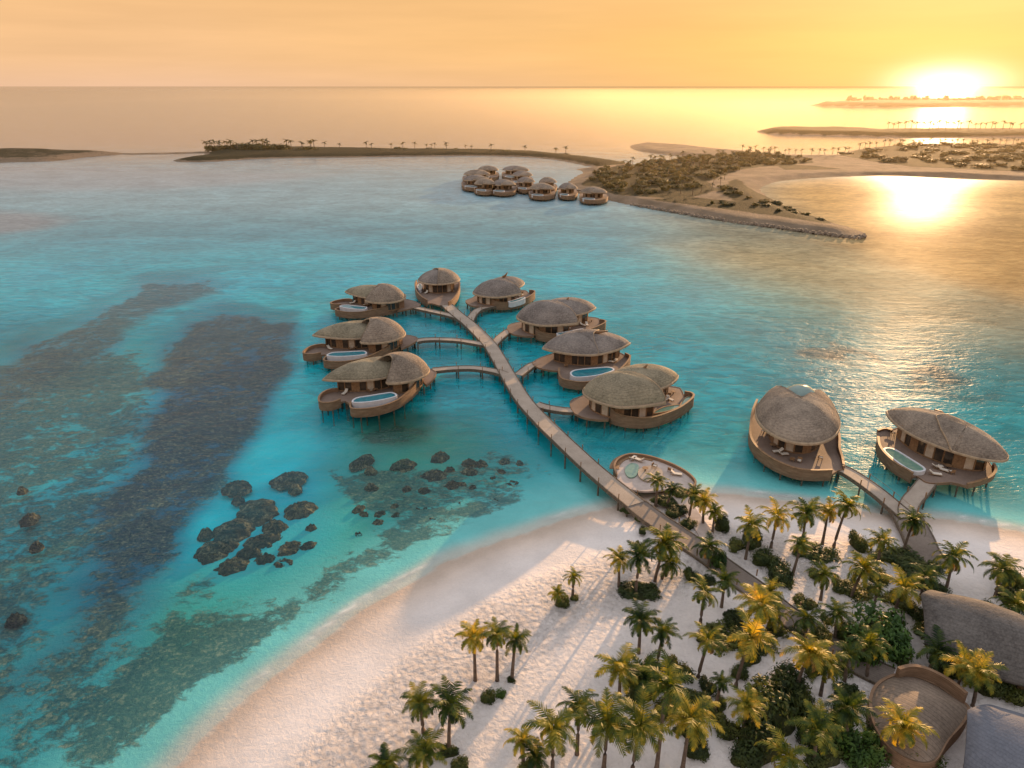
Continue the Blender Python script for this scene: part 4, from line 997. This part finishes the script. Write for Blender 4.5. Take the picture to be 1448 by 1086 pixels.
beds = [(901,838,40,17,1.5,'round dark green planted bed with three palms on the open sand'),(1154,786,37,17,1.5,'oval yellow green planted bed by the waterline below three palms'),(940,708,22,9,1.2,'long planted bed between oval terrace and boardwalk'),(958,722,18,8,1.2,'lower planted bed against the boardwalk below the oval terrace'),
 (888,722,13,5,.9,'low green strip on the left side of the boardwalk start'),(906,734,12,5,.9,'low green strip further down the left side of the boardwalk'),(974,742,14,8,1.,'small grassy mound under the palm by the garden path'),(1020,905,36,24,2.,'large dark round bed, its left half'),(1062,912,40,24,2.,'large dark round bed, its right half'),
 (1197,985,25,18,1.7,'round dark shrub bed in front of the pavilion'),(977,1000,40,26,2.,'dark planted bed in the lower thicket among palms'),(975,1035,26,16,1.8,'dark round shrub beside the last palm of the bottom row'),(1275,790,46,20,1.8,'wide planted bed beside the beach villa boardwalk'),(1300,806,38,16,1.8,'planted bed above the broad palm near the brown roof'),
 (1210,838,36,18,1.6,'yellowish green bed under the ragged palm'),(1268,850,26,16,1.5,'dark brownish bed left of the brown grey roof'),(1040,872,20,9,1.2,'small green patch left of the boardwalk middle'),(1130,893,20,10,1.3,'small round shrub mound beside the boardwalk')]
for b in beds: plant(SB, 'planted_bed', b[5], 'plant bed', b[0], b[1], b[2], b[3], b[4]*1.25, 'planted beds on the beach', 0)
shr = [(1062,768,17,14,2.6,'leafy shrub below the big palm above the boardwalk'),(1020,745,14,9,2.,'shrub beside the small palm near the water edge'),(1078,795,22,11,2.,'low shrub right of the boardwalk bend'),(1102,820,24,15,2.4,'rounded shrub on the right side of the boardwalk'),(1095,806,14,9,2.,'small leafy shrub above the rounded shrub'),
 (1015,800,14,11,2.4,'green shrub at the boardwalk bend'),(980,818,16,8,1.6,'low shrub right of the round planted bed'),(1000,826,14,7,1.5,'low shrub behind the lone sand palm'),(1140,857,22,10,1.6,'dark shrub on the edge of the boardwalk middle'),(1243,905,42,30,4.,'big bright green tree like shrub in the middle of the right gardens'),
 (1218,925,34,22,3.2,'dark green shrub left of the big bright one'),(1262,925,26,22,3.,'dense shrub right of the big bright one'),(1195,902,24,12,2.2,'sprawling shrub over the boardwalk edge'),(1375,920,36,26,3.2,'bright green shrub below the brown grey roof'),(1410,945,40,28,3.2,'green shrub at the right edge between the roofs'),(1345,950,30,16,2.2,'low dark shrub above the pavilion parapet'),
 (1085,1020,46,40,4.2,'tall dark hedge mass at the bottom centre'),(1070,1060,40,32,3.6,'dark hedge mass at the bottom edge'),(1110,975,34,20,3.,'brown green shrub above the dark hedge'),(1130,1000,26,20,2.6,'shrub on the right side of the dark hedge'),(1175,1045,40,28,3.2,'green shrub left below the round pavilion'),(1215,1070,36,22,2.8,'shrub at the bottom edge near the bright palm'),
 (1160,1075,34,18,2.6,'leafy shrub at the bottom edge right of the hedge'),(1300,1080,40,14,2.4,'shrub at the bottom edge below the pavilion'),(1395,868,16,10,1.6,'small shrub on the far side of the brown roof'),(1440,835,22,20,3.2,'round shrub at the right edge beside the last palm'),(1425,850,16,14,2.4,'shrub under the right edge palm'),
 (690,990,15,9,1.3,'dry shrub below the beach trio of palms'),(708,985,10,6,1.,'small green shrub at the feet of the beach trio'),(724,964,8,4,.8,'tiny tuft beside the right trio palm'),(632,1068,20,9,1.3,'shrub around the foot of the larger lower left palm'),(602,1040,7,3,.6,'tiny tuft at the foot of the small lower left palm'),
 (795,855,15,8,1.3,'small shrub under the little lone palm'),(812,848,9,4,.8,'tuft beside the little lone palm'),(905,775,9,5,1.2,'small dark shrub left of the tall palm by the boardwalk'),(908,752,7,5,.9,'small tuft on sand left of the boardwalk'),(1045,955,18,9,1.4,'low shrub between long trunked palm and dark bed'),(1002,975,16,12,1.5,'straggly shrub on the sand beside the brownish palm'),
 (1018,1000,10,12,1.4,'straggly shrub on the sand under the sparse palm'),(925,945,16,9,1.5,'shrub between the two slim sand palms'),(960,955,26,14,2.4,'shrub at the upper right of the lower thicket'),(905,985,26,14,2.4,'shrub at the left of the lower thicket'),(750,1090,26,8,1.4,'low shrub at the bottom edge beside the small palm'),(560,1095,24,8,1.4,'low shrub at the bottom edge furthest left'),(650,1085,18,8,1.3,'low shrub at the bottom edge under the pair of palms'),
 (1060,935,18,10,1.5,'low green plants in front of the large dark bed'),(1170,880,12,7,1.2,'small shrub on sand right of the boardwalk'),(1243,885,10,6,1.2,'little shrub above the big bright one'),(1150,815,10,8,1.2,'wispy shrub right of the oval waterfront bed'),(1215,772,16,11,2.2,'leafy shrub on the pale sand near the villa footbridge'),(1300,895,14,8,1.4,'small plants beside the left end of the brown roof'),(1190,950,16,10,1.6,'shrub at the left of the pavilion path'),(1330,935,14,9,1.5,'stump like shrub on sand above the pavilion'),
 (1150,950,20,12,2.,'shrub on the sand below the tall drooping palm')]
more = [(1030,1035,26,16,1.8,'low thicket between the last bottom palm and the dark hedge'),(985,1065,24,14,1.6,'scrub at the bottom edge right of the palm row'),(1050,1075,26,16,2.,'undergrowth in the bottom edge left of the dark hedge'),(1145,1035,30,20,2.4,'dense undergrowth right of the dark hedge'),(1240,1040,22,16,2.,'shrub touching the left wall of the round pavilion'),
 (1190,1010,20,12,1.8,'bush between the round bed and the bottom shrubs'),(1330,925,26,12,2.,'shrub in the shade under the broad palm by the pavilion'),(1365,945,28,14,2.2,'dark shrub over the curved pavilion parapet'),(1400,975,30,16,2.4,'dark shrub between pavilion and the right edge'),(1435,985,26,16,2.2,'shrub at the right edge above the blue grey roof'),
 (1300,872,22,12,1.8,'brownish shrub at the left tip of the brown grey roof'),(1325,835,18,10,1.6,'bush at the foot of the palm above the brown roof'),(1290,825,22,12,1.7,'leafy bush between two broad palms'),(1240,820,20,10,1.6,'yellowish bush right of the ragged palm'),(1190,830,16,9,1.4,'small bush left of the ragged palm'),
 (1160,905,20,12,1.8,'bush on the boardwalk edge near the dark palm'),(1100,895,18,9,1.4,'bush behind the large dark bed'),(1040,885,20,9,1.5,'bush at the top of the large dark bed'),(995,905,16,9,1.5,'bush at the left rim of the large dark bed'),(940,1010,26,14,1.9,'dense bush in the lower thicket behind the bottom row'),
 (895,965,18,9,1.5,'bush at the top left of the lower thicket'),(930,970,24,12,2.,'leafy mass in the heart of the lower thicket'),(1000,1010,18,10,1.4,'scrub right of the lower thicket'),(960,700,14,7,1.2,'bush at the right end of the oval terrace'),(950,727,14,6,1.,'green strip along the boardwalk below the terrace'),(1040,775,14,9,1.6,'bush beside the big palm above the boardwalk')]
shr += more
for i, b in enumerate(shr): plant(SG if 'bright' in b[5] or ('green shrub' in b[5] and 'dark' not in b[5]) else SH, 'shrub', b[5], 'shrub', b[0], b[1], b[2], b[3], b[4], 'shrubs in the beach gardens', rnd.random()*0)

# ------------------------------------------------------------------ islands
def m_island():
    m, nt = newmat('island_ground')
    v = N(nt,'ShaderNodeAttribute', attribute_name='veg')
    n1 = noise(nt, worldpos(nt), .07, 5, .65); n2 = noise(nt, worldpos(nt), .6, 5, .65)
    sandc = ramp(nt, [(.3,(.14,.10,.06)),(.7,(.28,.20,.13))], n1); vg = ramp(nt, [(.3,(.008,.010,.004)),(.55,(.028,.026,.010)),(.8,(.09,.07,.025))], n2)
    k = mathn(nt,'ADD', v.outputs['Fac'], mathn(nt,'MULTIPLY', mathn(nt,'SUBTRACT', mathn(nt,'ADD',mathn(nt,'MULTIPLY',n1,.6),mathn(nt,'MULTIPLY',n2,.4)), .5), 1.7))
    k = ramp(nt, [(.38,0.),(.55,1.)], k)
    out(nt, princ(nt, mixc(nt, k, sandc, vg), .95, bump(nt, n2, .8, .8), spec=.1).outputs[0]); return m
MI = m_island(); M['rock'] = m_plain('revetment_rock', (.34,.27,.20), (.15,.12,.09), .9, .8)
def island(name, px, step, hmax, beachw, vegf, label=None):
    P = crom([G(*p) for p in px], 5, True); A = np.array(P); x0, y0 = A.min(0); x1, y1 = A.max(0)
    sx = step; sy = step
    xs = np.arange(x0-2*sx, x1+3*sx, sx); ys = np.arange(y0-2*sy, y1+3*sy, sy); XX, YY = np.meshgrid(xs, ys)
    D = sdist(P, XX, YY); keep = (D > -step*1.6)
    Z = np.where(D > 0, hmax*smooth(0, beachw*2.2, D)*(.55+.6*fbm(XX/40, YY/40, 31)), D*.35)-.05*0
    Z = np.maximum(Z, -2)
    V = np.clip(vegf(XX, YY, D), 0, 1)
    ny, nx = XX.shape; idx = np.arange(nx*ny).reshape(ny, nx); kk = keep[:-1,:-1] & keep[1:,1:] & keep[1:,:-1] & keep[:-1,1:]
    f = np.stack([idx[:-1,:-1], idx[:-1,1:], idx[1:,1:], idx[1:,:-1]], -1)[kk]; used = np.unique(f); rem = np.full(nx*ny,-1); rem[used] = np.arange(len(used)); f = rem[f]
    VV = np.stack([XX,YY,Z],-1).reshape(-1,3)[used]; me = bpy.data.meshes.new(name); me.from_pydata(VV.tolist(), [], f.tolist())
    me.polygons.foreach_set('use_smooth', [True]*len(f)); at_ = me.attributes.new('veg','FLOAT','POINT'); at_.data.foreach_set('value', V.reshape(-1)[used].astype(np.float32))
    me.materials.append(MI); o = bpy.data.objects.new(name, me); col.objects.link(o); o['kind'] = 'structure'
    def zat(x, y):
        d = float(sdist(P, np.array([x]), np.array([y]))[0]); return float(hmax*smooth(0, beachw*2.2, np.array([d]))[0]*(.55+.6*float(fbm(np.array([x/40]), np.array([y/40]), 31)[0]))) if d > 0 else -1
    return zat, P
main_px = [(800,262),(812,250),(824,243.5),(815,239),(850,235),(893,233),(920,229),(960,225),(1000,223),(960,220.5),(905,214.5),(890,207),(910,203),(975,206.5),(1063,215.7),(1127,221),(1184,219),(1210,211.5),(1278,206),(1392,205),(1500,204),(1700,204),(1700,262),(1448,255.5),(1278,249),(1184,250.5),(1112,255.5),(1082,263),(1078,270.6),(1108,289.5),(1172,312),(1221,327),(1226,333),(1203,338),(1089,322.5),(1020,313),(896,291.5),(858,283.6),(820,276)]
VEGP = [GP(p) for p in ([(822,263),(850,245),(900,232),(960,226),(1060,219),(1140,226),(1150,234),(1080,240),(1040,246),(1000,262),(1010,276),(960,288),(880,281),(845,274)],[(1040,258),(1066,272),(1130,296),(1178,314),(1165,321),(1080,308),(980,296),(920,288),(980,284),(1040,290),(1010,275)],
   [(1180,222),(1210,214),(1280,208),(1400,207),(1700,206),(1700,252),(1448,246),(1380,244),(1290,240),(1230,232)],[(1090,236),(1150,238),(1190,243),(1110,245)])]
def veg_l(XX, YY, D): return .32+.25*smooth(8, 30, D)
def veg_main(XX, YY, D):
    s = np.zeros_like(XX)
    for P in VEGP: s = np.maximum(s, smooth(-6, 6, sdist(P, XX, YY)))
    return s*1.0
zmain, Pmain = island('island', main_px, 3.0, 2.6, 7, veg_main)
def veg_d(XX, YY, D): return smooth(2, 12, D)*1.0
cen_px = [(243,226.5),(262,222),(285,219.5),(300,214),(420,208.5),(520,210.5),(700,212.5),(800,218.5),(880,228.5),(893,233),(860,238),(830,235.5),(790,227.5),(740,222.5),(650,221),(500,223),(380,224.5),(300,229),(255,229.5)]
zcen, Pcen = island('island', cen_px, 6.0, 3.2, 9, veg_d)
left_px = [(-300,214),(-60,213),(40,211),(90,212.5),(150,214.5),(180,217.5),(120,223),(60,229),(-100,231),(-300,232)]
zlef, _ = island('island', left_px, 6.0, 3., 9, veg_l)
island('sandbank', [(170,216.5),(240,215.5),(295,214),(295,216.5),(230,218.5),(175,219)], 5., 1.0, 6, lambda a,b,c: a*0)
i3_px = [(1068,185.5),(1085,182.5),(1110,182),(1220,184.5),(1300,185),(1448,184.5),(1650,185),(1650,195),(1448,194),(1300,194.5),(1200,192.5),(1090,189.5)]
z3, P3 = island('island', i3_px, 12., 6, 12, veg_d)
i4_px = [(1143,149),(1180,147),(1240,144.5),(1300,143.5),(1448,143),(1650,143),(1650,150),(1448,150),(1300,152),(1190,150.8)]
z4, P4 = island('island', i4_px, 30., 14, 26, veg_d)
# stone revetment edging the peninsula
rv = MB(); rp = resample(crom([G(*p) for p in [(896,291.5),(1020,313),(1089,322.5),(1203,338),(1222,335)]], 8), 1.6)
for q in rp:
    for k in range(4):
        s = rnd.uniform(.5,1.1); rv.box((q[0]+rnd.uniform(-1.2,1.2), q[1]+rnd.uniform(-.2,2.6), .2+rnd.uniform(0,1.1)), (s*1.3,s,s*.9), rnd.random()*3, .7)
tag(rv.build('revetment', M['rock']), 'rough stone revetment along the near edge of the distant peninsula', 'rock wall', kind='thing')

# far trees: a few meshes shared by every tree
def far_palm():
    m = MB(); r = random.Random(5)
    for i in range(11):
        a = i*.571+r.random()*.3; e = R(60-70*(i/11)); p = [Vector((0,0,0))]
        for k in range(3): p.append(p[-1]+Vector((math.cos(a)*math.cos(e), math.sin(a)*math.cos(e), math.sin(e)))*1.1); e -= .55
        s = Vector((-math.sin(a), math.cos(a), 0))*.45
        for k in range(3): m.quad(tuple(p[k]-s*(1,1,.8)[k]-Vector((0,0,.2))), tuple(p[k]+s*(1,1,.8)[k]), tuple(p[k+1]+s*(1,.8,.2)[k]), tuple(p[k+1]-s*(1,.8,.2)[k]-Vector((0,0,.2))))
    return m
fp_c = stash(far_palm(), 'crown', M['farveg']); t_ = MB(); t_.tube([(0,0,-6),(.2,0,-3),(0,0,0)], [.28,.22,.18], 5); fp_t = stash(t_, 'trunk', M['trunk'])
FS = [stash(shrub_mb(s, 260, .2), 'foliage', M['farveg']) for s in (21,22,23)]
def fpalm(x, y, z, s, label, group):
    root = thing('palm_tree', label, 'palm tree', (x, y, z), 0, group)
    for d, nm in ((fp_c,'crown'),(fp_t,'trunk')):
        o = bpy.data.objects.new(nm, d); col.objects.link(o); o.parent = root; o.location = (0,0,6*s); o.scale = (s,s,s); o.rotation_euler = (0,0,rnd.random()*6)
def fbush(x, y, z, w, h, label, group, i):
    o = bpy.data.objects.new('tree' if h > 3 else 'bush', FS[i % 3]); col.objects.link(o); o.location = (x, y, z-.3); o.scale = (w, w, h); o.rotation_euler = (0,0,rnd.random()*6)
    tag(o, label, 'tree' if h > 3 else 'bush', group)
def scatter(zf, poly_px, n, fn, lo=.0):
    P = GP(poly_px); A = np.array(P); x0, y0 = A.min(0); x1, y1 = A.max(0); c = 0; tries = 0
    while c < n and tries < n*60:
        tries += 1; x, y = rnd.uniform(x0,x1), rnd.uniform(y0,y1)
        if float(sdist(P, np.array([x]), np.array([y]))[0]) < 0: continue
        z = zf(x, y)
        if z < .1: continue
        fn(x, y, z, c); c += 1
bg = 'bushes of the distant peninsula'; pg = 'palms of the distant peninsula'
scatter(zmain, [(826,263),(850,245),(900,232),(960,226),(1060,219),(1140,226),(1150,233),(1080,238),(1040,245),(1000,262),(985,272),(940,282),(880,279),(850,271)], 285, lambda x,y,z,c: fbush(x,y,z,rnd.uniform(2.,4.6),rnd.uniform(1.8,3.4),'rounded olive bush on the sandy distant peninsula',bg,c))
scatter(zmain, [(1020,266),(1060,277),(1130,298),(1170,313),(1080,303),(980,292),(1040,288),(1010,275)], 36, lambda x,y,z,c: fbush(x,y,z,rnd.uniform(1.5,3.2),rnd.uniform(1.,2.2),'low bush on the pointed end of the distant peninsula','bushes on the peninsula point',c))
scatter(zmain, [(835,262),(900,234),(960,227),(1060,220),(1100,224),(1040,236),(990,240),(900,246)], 80, lambda x,y,z,c: fpalm(x,y,z,rnd.uniform(.65,.95),'palm in the dense grove of the distant peninsula',pg))
scatter(zmain, [(940,250),(1000,244),(1030,262),(1010,285),(960,280)], 22, lambda x,y,z,c: fpalm(x,y,z,rnd.uniform(.55,.8),'palm beside the sandy track on the distant peninsula','palms by the peninsula track'))
scatter(zmain, [(1190,222),(1210,214),(1280,208),(1400,207),(1500,207),(1500,250),(1448,244),(1380,242),(1290,238),(1230,232)], 110, lambda x,y,z,c: fbush(x,y,z,rnd.uniform(4,9),rnd.uniform(2,3.5),'bush on the sunlit far side of the right hand bay','bushes behind the right hand bay',c))
for i in range(42):
    px = 1050+i*9.5+rnd.uniform(-3,3); py = np.interp(px, [1050,1127,1184,1210,1280,1392,1500], [217.5,222,220.5,214,208.5,207.5,207])+rnd.uniform(0,2)
    x, y = G(px, py); fpalm(x, y, max(zmain(x,y), .2), rnd.uniform(.7,1.0), 'small palm silhouetted along the back shore of the peninsula', 'palms on the back shore')
for i in range(70):
    px = rnd.uniform(290,450); t = abs(px-370)/80; py = 216-2.0*rnd.random(); x, y = G(px, py)
    if rnd.random() < .62: fbush(x, y, 1.5, rnd.uniform(4,7), rnd.uniform(3.5,8)*(1-.4*t), 'dark dense tree on the left headland of the long island', 'trees on the island headland', i)
    else: fpalm(x, y, 2, rnd.uniform(1.0,1.4), 'palm among the dark trees of the island headland', 'palms on the island headland')
for i in range(38):
    px = rnd.uniform(450,800); py = np.interp(px, [450,620,800], [212.5,213,219.5])+rnd.random()*2; x, y = G(px, py)
    if i % 2: fbush(x, y, 1., rnd.uniform(3,7), rnd.uniform(1.5,3), 'low scrub bush on the long thin island', 'scrub on the long island', i)
    else: fpalm(x, y, 1.5, rnd.uniform(.7,1.1), 'lone small palm on the long thin island', 'lone palms on the long island')
for i in range(30):
    px = 1255+i*8+rnd.uniform(-3,3); x, y = G(px, 186.5+rnd.random()*2); fpalm(x, y, 4, rnd.uniform(1.2,1.7), 'palm silhouetted on the middle sandbar in the sun glare', 'palms on the middle sandbar')
for i in range(40):
    px = 1200+i*7+rnd.uniform(-3,3); x, y = G(px, 146); fbush(x, y, 9, rnd.uniform(9,16), rnd.uniform(9,20), 'tiny tree on the furthest island in the sun glare', 'trees on the furthest island', i)

# ------------------------------------------------------------------ light
AZ = R(29.5); EL = R(7.5)
sd = Vector((math.sin(AZ)*math.cos(EL), math.cos(AZ)*math.cos(EL), math.sin(EL)))
sl = bpy.data.lights.new('sun', 'SUN'); so = bpy.data.objects.new('sun', sl); col.objects.link(so)
sl.energy = 5.0; sl.angle = R(.6); sl.color = (1.7, 1.0, .48); so.rotation_euler = sd.to_track_quat('Z', 'Y').to_euler(); so.location = (150, 250, 80)
w = bpy.data.worlds.new('World'); sc.world = w; w.use_nodes = True; nt = w.node_tree; nt.nodes.clear()
sky = N(nt, 'ShaderNodeTexSky', sky_type='NISHITA'); sky.sun_disc = False; sky.sun_elevation = EL; sky.sun_rotation = AZ; sky.air_density = 1.; sky.dust_density = 2.; sky.ozone_density = 1.
tc = N(nt, 'ShaderNodeTexCoord'); vm = N(nt,'ShaderNodeVectorMath', operation='NORMALIZE'); L(nt, tc.outputs['Generated'], vm.inputs[0])
sp = N(nt,'ShaderNodeSeparateXYZ'); L(nt, vm.outputs[0], sp.inputs[0])
def dotdir(v):
    d = N(nt,'ShaderNodeVectorMath', operation='DOT_PRODUCT'); L(nt, vm.outputs[0], d.inputs[0]); d.inputs[1].default_value = v; return d.outputs['Value']
cs = dotdir((math.sin(AZ), math.cos(AZ), 0)); cs2 = dotdir(tuple(Vector((math.sin(AZ)*math.cos(R(.5)), math.cos(AZ)*math.cos(R(.5)), math.sin(R(.5))))))
el = sp.outputs[2]
away = ramp(nt, [(0,(.86,.54,.35)),(.03,(.93,.56,.30)),(.10,(.90,.52,.24)),(.22,(.66,.55,.50)),(.5,(.82,.84,.92)),(1,(.80,.84,.98))], el)
toward = ramp(nt, [(0,(.95,.52,.17)),(.05,(.97,.53,.15)),(.14,(.95,.53,.20)),(.30,(1.0,.80,.55)),(.6,(.92,.90,.92)),(1,(.80,.84,.98))], el)
fac = ramp(nt, [(.0,0.),(.62,.12),(.88,.55),(.97,.9),(1.,1.)], cs)
cl = mixc(nt, fac, away, toward)
# thin streaks of high haze
st = noise(nt, coords(nt,'Generated',(2.2,2.2,26)), 1.6, 4, .55); cl = mixc(nt, 1., cl, ramp(nt, [(.3,.94),(.7,1.05)], st), 'MULTIPLY')
zz_ = mathn(nt,'MULTIPLY', el, 50.); glow = mathn(nt,'MULTIPLY', mathn(nt,'POWER', mathn(nt,'MAXIMUM', cs2, 0.), 900.), mathn(nt,'EXPONENT', mathn(nt,'MULTIPLY', mathn(nt,'MULTIPLY', zz_, zz_), -1.))); glow2 = mathn(nt,'POWER', mathn(nt,'MAXIMUM', cs2, 0.), 30.)
gl = mixc(nt, 1., cl, mixc(nt, glow2, (0,0,0), (.12,.08,.02)), 'ADD'); gl = mixc(nt, 1., gl, mixc(nt, glow, (0,0,0), (1.6,1.5,1.2)), 'ADD')
tenx = N(nt,'ShaderNodeVectorMath', operation='SCALE'); L(nt, gl, tenx.inputs[0]); tenx.inputs['Scale'].default_value = 9.9
ad = N(nt,'ShaderNodeVectorMath', operation='ADD'); L(nt, tenx.outputs[0], ad.inputs[0])
nk = N(nt,'ShaderNodeVectorMath', operation='SCALE'); L(nt, sky.outputs[0], nk.inputs[0]); nk.inputs['Scale'].default_value = .04; L(nt, nk.outputs[0], ad.inputs[1])
bgn = N(nt,'ShaderNodeBackground'); L(nt, ad.outputs[0], bgn.inputs[0]); bgn.inputs[1].default_value = .1
wo = N(nt,'ShaderNodeOutputWorld'); L(nt, bgn.outputs[0], wo.inputs[0])

hz_ = MB(); hz_.box((900,2300,24),(5200,3900,52)); hm, ht = newmat('sea_haze'); vs = N(ht,'ShaderNodeVolumeScatter'); vs.inputs['Density'].default_value = .00014; vs.inputs['Anisotropy'].default_value = .80; vs.inputs['Color'].default_value = (1,.82,.55,1)
ho = N(ht,'ShaderNodeOutputMaterial'); L(ht, vs.outputs[0], ho.inputs['Volume']); tag(hz_.build('sea_haze', hm), kind='structure')
sc.view_settings.view_transform = 'Standard'; sc.view_settings.look = 'None'; sc.view_settings.exposure = 0; sc.view_settings.gamma = 1
sc.render.engine = 'CYCLES'
try:
    sc.cycles.use_denoising = True; sc.cycles.denoiser = 'OPENIMAGEDENOISE'
except Exception: pass
sc.cycles.max_bounces = 6; sc.cycles.transparent_max_bounces = 8; sc.cycles.caustics_reflective = False; sc.cycles.caustics_refractive = False
sc.cycles.sample_clamp_indirect = 6; sc.cycles.sample_clamp_direct = 3.
